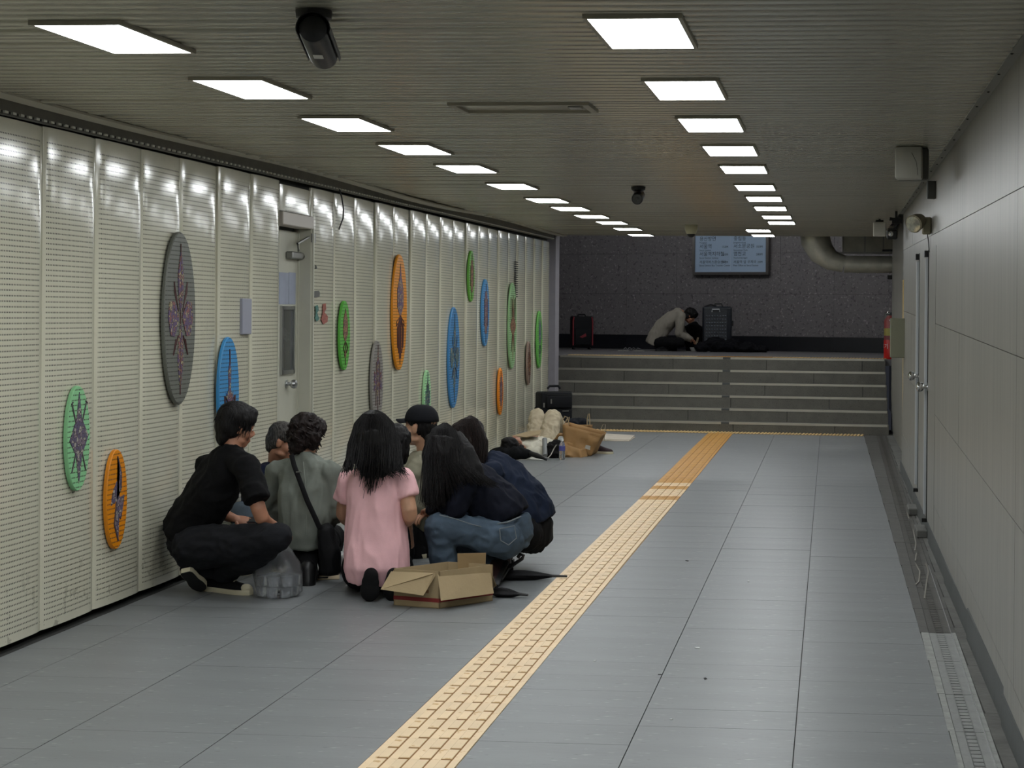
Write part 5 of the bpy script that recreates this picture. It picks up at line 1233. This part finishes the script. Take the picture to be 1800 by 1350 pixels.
# litter flecks on the floor
for (px, py, s_, c), where in zip(((1208, 986, .035, 40), (1226, 1139, .03, 225), (1160, 1186, .02, 60), (1032, 1057, .02, 220), (1316, 1022, .03, 215), (1240, 1193, .03, 50), (1046, 1162, .02, 225), (1180, 1265, .015, 220)), ('dark leaf-like litter scrap, largest on the right floor', 'pale litter scrap just right of the yellow strip, third nearest the camera', 'small dark fleck on the floor right of the strip', 'pale crumb on the floor between umbrella tip and yellow strip', 'pale scrap in the middle of the right floor', 'dark smear on the floor tiles nearest the drain side', 'pale crumb beside the right edge of the yellow strip', 'tiny pale crumb nearest the camera on the right floor')):
    a = R.random()*3; tag(obj('litter_scrap', MB().prism([(s_*.5, 0, 0), (s_*.2, s_*.3, 0), (-s_*.5, s_*.1, 0), (-s_*.2, -s_*.25, 0)], (0, 0, .003)), mat('scrap_%d' % c, srgb(c), .8), loc=atz(px, py, .001), rot=(0, 0, a)), where, 'litter', 'litter scraps on the floor')
# ------------------------------------------------------------------ the lying man and his belongings
M_beige = fabric('beige_cotton', srgb(186, 174, 150), bump=.15); M_wtee = fabric('off_white_cotton', srgb(206, 202, 186), bump=.15)
f = Fig('man in white T-shirt and beige trousers lying on his back, knees raised', (-3.5, 19.2, 0)); t = f.t
J = dict(N=P_(918, 790, 18.85), C=P_(938, 789, 19.15), P=P_(952, 782, 19.75), shR=P_(932, 797, 18.75), shL=P_(920, 780, 19.15), elR=P_(958, 795, 18.80), wrR=P_(972, 790, 19.1), elL=P_(935, 772, 19.35), wrL=P_(948, 770, 19.6),
         hipR=P_(962, 780, 19.65), hipL=P_(942, 776, 19.85), knR=P_(972, 733, 19.95), knL=P_(944, 732, 20.1), anR=P_(990, 765, 20.55), anL=P_(958, 766, 20.6), toeR=P_(992, 771, 20.8), toeL=P_(962, 771, 20.8))
rv = V((-.75, -.62, 0)); trunk(f.skin, J, rv, (.15, .14, .16, .15), (.09, .085, .095, .07)); arms(f, J); legs(f, J)
H = Frame(P_(902, 783, 18.58), (-.05, -.1, 1), (-.5, -.85, .1)); head_skin(f.skin, H); limb(f.skin, [J['N'], H(0, -.02, -.06)], [.058, .054]); fuse('body', f.skin, .009, M_skin2, t, 4, extra=f.ex); face_parts(t, H)
h = MB(); cap_hair(h, H, 1.12, 1.22, .08, .05, .03); fuse('hair', h, .009, M_hair, t, 3, .006, (20, 20, 20))
m_ = MB(); loft(m_, [P_(955, 783, 19.75), P_(945, 786, 19.4), P_(936, 788, 19.1), P_(925, 789, 18.9), P_(919, 790, 18.82)], rv, [.18, .185, .195, .17, .08], [.115, .12, .125, .10, .07])
for s_, e_ in (('R', .8), ('L', .5)): limb(m_, [J['sh'+s_], J['sh'+s_].lerp(J['el'+s_], e_)], [.085, .078])
fuse('t_shirt', m_, .012, M_wtee, t, 4, .010)
m_ = MB(); limb(m_, [J['hipR'], J['hipL']], [.135, .135])
for s_ in 'RL': limb(m_, [J['hip'+s_], J['kn'+s_]], [.135, .098]); limb(m_, [J['kn'+s_], J['an'+s_]], [.098, .080])
fuse('trousers', m_, .012, M_beige, t, 4, .013, (8, 8, 6))
for s_ in 'RL': shoe(t, lay(J['an'+s_], 0, 0), lay(J['an'+s_], 0, 0)+V((.12, .22, 0)), M_can, M_rub, .045)
f.done()
tag(obj('cardboard_sheet', MB().prism([P_(899, 767, 18.9), P_(925, 769, 18.85), P_(949, 764, 18.95), P_(951, 757, 19.35), P_(930, 759, 19.4)], (0, 0, .008)), M_card), 'thin cardboard sheet lying across the chest of the lying man', 'cardboard')
b = MB(); loft(b, [P_(868, 796, 18.55), P_(885, 796, 18.5), P_(912, 797, 18.45), P_(934, 798, 18.45)], (0, 0, 1), [.045, .075, .080, .04], [.10, .13, .12, .06])
tag(fuse('black_bundle', b, .012, fabric('bundle_cloth', srgb(17, 18, 20)), None, 4, .012), 'black cloth bundle used as a pillow under the head of the lying man', 'bag')
tag(obj('mat_sheet', MB().prism([atz(886, 808), atz(960, 809), atz(990, 775), atz(905, 775)], (0, 0, .006)), mat('mat_paper', srgb(196, 194, 186), .8)), 'pale paper mat spread on the floor beneath the lying man', 'mat')
t = thing('folded_umbrella', 'short black umbrella resting against the bundle of the lying man', 'umbrella', atz(948, 805, .03)); O = V(t.location)
obj('canopy', MB().tube([P_(932, 797, 18.4)-O, P_(944, 801, 18.35)-O, P_(958, 806, 18.3)-O], [.03, .032, .016], 10), M_black, t, True); obj('handle', MB().tube([P_(957, 805.5, 18.3)-O, P_(962, 807.5, 18.3)-O], .02, 8), M_black, t, True)
tag(obj('grey_roll', MB().cyl(P_(958, 801, 18.6), P_(957.5, 772, 18.8), .030, n=12), mat('grey_plastic', srgb(128, 130, 130), .5), smooth=True), 'grey rolled tube standing beside the lying man', 'roll')
b = MB(); b.ell(P_(973, 793, 18.75), (.10, .10, .105)); b.ell(P_(976, 783, 18.8), (.07, .08, .07)); tg_ = fuse('black_pouch', b, .012, fabric('pouch_cloth', srgb(22, 21, 22)), None, 3, .02, (12, 12, 12)); tag(tg_, 'crumpled black pouch between grey tube and water bottle', 'bag')
tag(obj('charging_cable', MB().tube([P_(962, 806, 18.35), P_(968, 800, 18.5), P_(974, 788, 18.6), P_(978, 782, 18.6)], .006, 6), mat('cable_grey', srgb(160, 156, 146), .5), smooth=True), 'thin grey cable curling over the black pouch', 'cable')
wt = thing('water_bottle', 'clear plastic water bottle with blue label standing on the floor', 'bottle', atz(988, 808)); r_ = .036
obj('body', MB().lathe((0, 0, 0), [(r_*.9, 0), (r_, .01), (r_, .06), (r_*.93, .07), (r_, .08), (r_, .16), (r_*.8, .19), (.016, .215), (.014, .225)], 16), M_cup, wt, True)
obj('label', MB().lathe((0, 0, .105), [(r_*1.015, 0), (r_*1.015, .055)], 16), mat('label_blue', srgb(84, 84, 150), .5), wt, True)
obj('cap', MB().lathe((0, 0, .222), [(.016, 0), (.016, .022), (.012, .025)], 12), mat('cap_white', srgb(220, 222, 224), .5), wt, True)
tag(obj('white_dish', MB().lathe(P_(987, 773, 19.2), [(.045, 0), (.044, .02), (.03, .04), (.005, .046)], 14), mat('lid_white', srgb(206, 212, 216), .5), smooth=True), 'small white round dish upturned behind the water bottle', 'dish')
# paper bags
M_kraft = mat('kraft_paper', srgb(152, 116, 72), .75, vary=.08, scale=5, bump=.35, bscale=14)
def quadbag(name, label, front, depth, handles=(), m=M_kraft):
    """paper carrier from its front outline (bottom-left, bottom-right, top-right, top-left)"""
    O = V(front[0]); t = thing(name, label, 'paper bag', O); q = [V(p)-O for p in front]; d = V(depth)
    n = 9; mb = MB()
    grid = lambda a, b, c, d2: [[(a.lerp(b, i/n)).lerp(d2.lerp(c, i/n), j/n) for i in range(n+1)] for j in range(n+1)]
    def sheet(a, b, c, d2, am):
        g = grid(a, b, c, d2); nn = (b-a).cross(d2-a).normalized(); o_ = len(mb.v)
        for j in range(n+1):
            for i in range(n+1):
                e_ = 0 if i in (0, n) or j in (0, n) else 1
                mb.v.append(g[j][i]+nn*(am*e_*(noise.noise(g[j][i]*9+V((3, 5, 7)))*1.4)))
        mb.f += [(o_+j*(n+1)+i, o_+j*(n+1)+i+1, o_+(j+1)*(n+1)+i+1, o_+(j+1)*(n+1)+i) for j in range(n) for i in range(n)]
    sheet(q[0], q[1], q[2], q[3], .035); sheet(q[1], q[1]+d, q[2]+d, q[2], .02); sheet(q[1]+d, q[0]+d, q[3]+d, q[2]+d, .02); sheet(q[0]+d, q[0], q[3], q[3]+d, .02); sheet(q[0]+d, q[1]+d, q[1], q[0], 0)
    o_ = obj('bag', mb, m, t, True); sd = o_.modifiers.new('t', 'SOLIDIFY'); sd.thickness = .003; sd.offset = 0
    for h_ in handles: obj('handle', MB().tube([V(p)-O for p in h_], .006, 6), mat('paper_cord', srgb(170, 150, 118), .8), t, True)
    return t
b1 = quadbag('paper_bag', 'tall brown paper bag with cord handles leaning beside the water bottle', [P_(993, 802, 19.0), P_(1039, 801, 19.0), P_(1057, 764, 19.0), P_(989, 746, 19.15)], (.02, .30, .01), [[P_(990, 747, 19.1), P_(989, 738, 19.1), P_(993, 732, 19.1), P_(998, 734, 19.1), P_(1000, 747, 19.1)], [P_(992, 746, 19.4), P_(997, 736, 19.4), P_(1001, 733, 19.4), P_(1000, 740, 19.4), P_(996, 747, 19.4)]])
obj('price_sticker', MB().prism([P_(1030, 782, 18.93)-V(b1.location), P_(1038, 784, 18.93)-V(b1.location), P_(1037, 791, 18.93)-V(b1.location), P_(1028, 788, 18.93)-V(b1.location)], (0, -.004, 0)), mat('sticker_white', srgb(180, 176, 166), .7), b1)
quadbag('paper_bag', 'crumpled brown paper bag lying on the floor behind the water bottle', [P_(990, 804, 18.8), P_(1022, 805, 18.8), P_(1020, 790, 18.85), P_(986, 778, 18.9)], (.05, .16, 0))
quadbag('paper_bag', 'upright brown paper bag standing behind the leaning one', [P_(1006, 772, 20.2), P_(1038, 772, 20.2), P_(1038, 748, 20.2), P_(1006, 748, 20.2)], (0, .16, 0), [[P_(1032, 748, 20.25), P_(1032, 738, 20.25), P_(1034, 728, 20.25), P_(1036, 727, 20.25), P_(1037, 748, 20.25)]])
b = MB(); b.tube([P_(975, 776, 19.3), P_(985, 764, 19.25), P_(998, 768, 19.2)], [.03, .05, .02], 10, flat=.5); tag(fuse('brown_wrapper', b, .01, M_kraft, None, 2, .006), 'curled brown paper wrapper beside the knees of the lying man', 'wrapper')
b = MB(); b.ell(P_(1008, 745, 20.6), (.13, .12, .07)); b.ell(P_(1020, 742, 20.6), (.10, .08, .05)); tag(fuse('dark_jacket', b, .014, fabric('dark_blue_cloth', srgb(26, 28, 34)), None, 3, .015), 'dark folded jacket on top of the brown paper bags', 'clothing')
st = thing('sneaker', 'dark maroon sneaker with white sole on the floor right of the paper bags', 'shoe', atz(1040, 797)); O = V(st.location)
shoe(st, V((-.02, .02, 0)), V((.27, -.04, 0)), mat('maroon_canvas', srgb(44, 26, 32), .8), M_rub, .048)
for i, (pts, lab) in enumerate((([(1052, 773), (1107, 774), (1116, 766), (1062, 763)], 'folded pale newspaper lying on the floor before the steps, upper sheet'), ([(1050, 775), (1106, 776), (1117, 769), (1060, 767)], 'folded pale newspaper lying under the other sheet before the steps'))):
    tag(obj('newspaper', MB().prism([atz(x, y, .012 if i == 0 else .002) for x, y in pts], (0, 0, .009)), mat('newsprint', srgb(196, 186, 172), .85, vary=.08, scale=14)), lab, 'newspaper')
tag(obj('paper_loop', MB().tube([P_(1054, 784, 20.5), P_(1055, 756, 20.5), P_(1060, 746, 20.5), P_(1064, 746, 20.5), P_(1062, 775, 20.5)], .005, 6), mat('cord2', srgb(160, 150, 130), .7)), 'thin pale cord loop standing behind the paper bags', 'cord')
# ------------------------------------------------------------------ suitcases
def suitcase(name, label, loc, rz, w_, d_, h_, m, bevel=.03, ribs=False):
    t = thing(name, label, 'suitcase', loc, rz)
    obj('shell', MB().bbox((0, 0, h_/2+.05), (w_, d_, h_), bevel, seg=3), m, t, True)
    for sx in (-1, 1):
        for sy_ in (-1, 1): obj('wheel', MB().cyl((sx*w_*.38-.012, sy_*d_*.32, .025), (sx*w_*.38+.012, sy_*d_*.32, .025), .025, n=12), M_black, t, True)
    return t
M_sc = fabric('suitcase_nylon', srgb(20, 21, 25), rough=.65)
p = atz(968, 762)
p = P_(973, 760, 21.1); p.z = 0
t = suitcase('suitcase', 'large soft black suitcase standing by the wall behind the lying man', p, .5, .44, .28, .62, M_sc)
for z_, h_, w_ in ((.19, .24, .36), (.46, .16, .36)): obj('pocket', MB().bbox((0.02, -.165, z_+h_/2), (w_, .04, h_), .018, seg=2), M_sc, t, True)
zp = MB()
for z_, x0_, x1_ in ((.44, -.15, .19), (.635, -.15, .19), (.675, -.19, .2)): obj('zip', MB().tube([(x0_, -.188 if z_ < .65 else -.153, z_), (x1_, -.188 if z_ < .65 else -.153, z_)], .005, 6), M_dark, t)
for x_, z_, d_ in ((-.10, .55, -.192), (-.19, .50, -.16)): obj('zip_pull', MB().box((x_, d_, z_), (.018, .008, .06)), M_alu, t)
obj('metal_tab', MB().box((.1, -.192, .42), (.09, .008, .012)), M_alu, t)
obj('top_handle', MB().tube([(-.09, 0, .71), (-.06, 0, .745), (.06, 0, .745), (.09, 0, .71)], .016, 8), M_sc, t, True)
obj('side_handle', MB().tube([(-.235, -.0, .3), (-.26, 0, .33), (-.26, 0, .45), (-.235, 0, .48)], .012, 8), M_sc, t, True)
# on the landing
zl = LZ-.004
def onland(px, py): return atz(px, py, zl)
p = P_(1022, 608, 29.9); p.z = zl
t = suitcase('suitcase', 'small black suitcase with red piping standing by far wall on the landing', p, .35, .40, .27, .58, M_sc)
M_redp = mat('red_piping', srgb(122, 26, 38), .6)
for sx in (-1, 1): obj('red_piping', MB().tube([(sx*.185, -.137, .08), (sx*.185, -.137, .55), (sx*.17, -.13, .615)], .014, 6), M_redp, t, True)
obj('pocket', MB().bbox((0, -.15, .24), (.30, .04, .30), .015, seg=2), M_sc, t, True)
obj('red_mark', MB().prism([(-.07, -.172, .24), (-.02, -.172, .22), (.06, -.172, .25), (.05, -.172, .31), (0, -.172, .28)], (0, -.002, 0)), M_redp, t)
obj('top_handle', MB().tube([(-.08, 0, .625), (-.06, 0, .66), (.06, 0, .66), (.08, 0, .625)], .016, 8), M_sc, t, True)
p = P_(1260, 612, 29.4); p.z = zl
M_hard = mat('black_hardshell', srgb(34, 38, 46), .35, vary=.05)
t = suitcase('suitcase', 'black hard-shell suitcase with studded front and pale handle on the landing', p, .12, .54, .30, .78, M_hard, .045)
obj('front_panel', MB().bbox((-.03, -.155, .46), (.44, .02, .68), .01), M_hard, t, True)
sm_ = MB().ell((0, 0, 0), (.016, .008, .016), None, 10, 6).mesh('stud', mat('stud_shine', srgb(120, 126, 136), .25, metal=.6), True)
for i in range(8):
    for j in range(8): obj('stud', sm_, parent=t, loc=(-.20+.05*i, -.167, .22+.062*j))
obj('pale_handle', MB().tube([(-.10, -.16, .73), (-.095, -.19, .775), (.03, -.19, .775), (.04, -.16, .73)], .013, 8), mat('handle_pale', srgb(190, 192, 196), .4), t, True)
obj('top_handle', MB().tube([(-.06, 0, .825), (-.04, 0, .88), (.08, 0, .88), (.10, 0, .825)], .014, 8), M_black, t, True)
obj('strap', MB().tube([(-.24, -.02, .70), (-.22, -.03, .83), (-.12, -.03, .86), (-.02, -.02, .835)], .016, 6), M_black, t, True)
obj('side_latch', MB().bbox((.285, -.05, .52), (.03, .08, .10), .008), M_black, t)
# ------------------------------------------------------------------ man sitting on the landing
DY = 0
YS = 29.3
f = Fig('man in pale jacket sitting cross-legged on the landing, bent over a bowl', (-2.85, YS, zl)); t = f.t
J = dict(N=P_(1197, 549, YS), C=P_(1178, 567, YS), P=P_(1157, 601, YS), shR=P_(1197, 556, YS-.17), shL=P_(1192, 554, YS+.2), elR=P_(1192, 588, YS-.2), wrR=P_(1211, 595, YS-.12), elL=P_(1200, 588, YS+.22), wrL=P_(1214, 596, YS+.1),
         hipR=P_(1160, 603, YS-.13), hipL=P_(1160, 603, YS+.13), knR=P_(1195, 602, YS-.28), knL=P_(1197, 602, YS+.28), anR=P_(1172, 609, YS-.12), anL=P_(1176, 608, YS-.2), toeR=P_(1182, 609, YS), toeL=P_(1164, 609, YS-.25))
rv = V((0, -1, 0)); trunk(f.skin, J, rv); arms(f, J); legs(f, J, (.08, .056, .045)); H = Frame(P_(1213, 556, YS), (.80, -.05, -.62), (.55, 0, .8)); head_skin(f.skin, H); limb(f.skin, [J['N'], H(0, -.02, -.06)], [.058, .055])
fuse('body', f.skin, .010, M_skin2, t, 3, extra=f.ex); face_parts(t, H); h = MB(); cap_hair(h, H, 1.08, 1.12, .07, .03, .02); fuse('hair', h, .010, M_hair, t, 3, .010, (25, 25, 15))
m_ = MB(); loft(m_, [P_(1148, 606, YS), P_(1154, 592, YS), P_(1166, 574, YS), P_(1182, 559, YS), P_(1194, 551, YS), P_(1200, 548, YS)], rv, [.20, .20, .20, .20, .17, .08], [.15, .16, .155, .135, .115, .075])
for s_ in 'RL': limb(m_, [P_(1190, 555, YS), J['sh'+s_]], [.08, .09]); limb(m_, [J['sh'+s_], J['el'+s_], J['wr'+s_]], [.092, .075, .055])
fuse('jacket', m_, .014, fabric('pale_jacket', srgb(150, 144, 134)), t, 4, .010)
m_ = MB(); limb(m_, [J['hipR'], J['hipL']], [.13, .13])
for s_ in 'RL': limb(m_, [J['hip'+s_], J['kn'+s_]], [.125, .095]); limb(m_, [J['kn'+s_], J['an'+s_]], [.09, .065])
fuse('trousers', m_, .014, M_blk, t, 4, .006)
for s_ in 'RL': shoe(t, lay(J['an'+s_], 0, zl), lay(J['an'+s_], 0, zl)+(lay(J['toe'+s_], 0, 0)-lay(J['an'+s_], 0, 0)).normalized()*.26, M_can, M_black, .045)
f.done()
bw = P_(1221, 611, YS-.25); bw.z = zl; bo = thing('noodle_bowl', 'small white bowl with chopsticks before the sitting man', 'bowl', bw)
obj('bowl', MB().lathe((0, 0, 0), [(.055, 0), (.075, .03), (.095, .075), (.09, .075), (.07, .03), (.02, .012)], 18), mat('bowl_white', srgb(196, 194, 188), .5), bo, True)
for s_ in (0, .02): obj('chopstick', MB().cyl((.01+s_, 0, .03), (.05+s_, -.01, .26), .005, n=6), mat('chopstick_wood', srgb(190, 170, 140), .6), bo)
b = MB(); loft(b, [P_(1206, 596, YS-.35), P_(1208, 588, YS-.35), P_(1210, 578, YS-.33), P_(1212, 570, YS-.32)], (1, 0, 0), [.11, .16, .16, .10], [.06, .10, .10, .06])
b2_ = MB(); P0 = P_(1228, 606, YS+.05)
b2_ = MB(); loft(b2_, [lay(P_(1222, 600, YS+.45), 0, zl), P_(1222, 597, YS+.45), P_(1219, 582, YS+.45), P_(1214, 569, YS+.45)], (1, 0, 0), [.16, .19, .18, .12], [.12, .15, .14, .09])
tag(fuse('black_backpack', b2_, .014, fabric('backpack_nylon', srgb(14, 14, 16)), None, 4, .012), 'black backpack standing in front of the sitting man', 'backpack')
b = MB()
for x, h_, w_ in ((1236, .18, .14), (1258, .26, .2), (1285, .22, .22), (1312, .16, .2), (1335, .10, .16)): q = P_(x, 612, YS-.35); b.ell((q.x, q.y, zl+h_*.45), (w_, .22, h_*.55))
tag(fuse('black_blanket', b, .018, fabric('blanket_wool', srgb(15, 15, 20)), None, 4, .03, (6, 6, 6)), 'heap of black blanket in front of the hard-shell suitcase', 'blanket')
q = onland(1105, 612); q.y = 29.2; q = P_(1105, 612, 29.2); q.z = zl
tag(obj('coiled_cable', MB().tube([q+V((-.1+.02*k, .0+.05*math.sin(k*1.1), .008+.05*abs(math.sin(k*.8)))) for k in range(14)]+[q+V((.3, .02, .008)), q+V((.42, -.02, .008))], .008, 6), mat('grey_cable', srgb(120, 120, 122), .5), smooth=True), 'grey coiled cable with adaptor on the landing behind the sitting man', 'cable')
for px, s_ in ((1096, .2), (1124, .18), (1246, .22)):
    q = P_(px, 613, 28.9); q.z = zl; tag(obj('paper_scrap', MB().box((0, 0, .006), (s_, .1, .012)), mat('scrap_paper', srgb(170, 168, 160), .8), loc=q), {1096: 'flat white packet on the landing left of the coiled cable', 1124: 'flat white packet on the landing between cable and sitting man', 1246: 'flat pale sheet on the landing before the black blanket'}[px], 'paper')
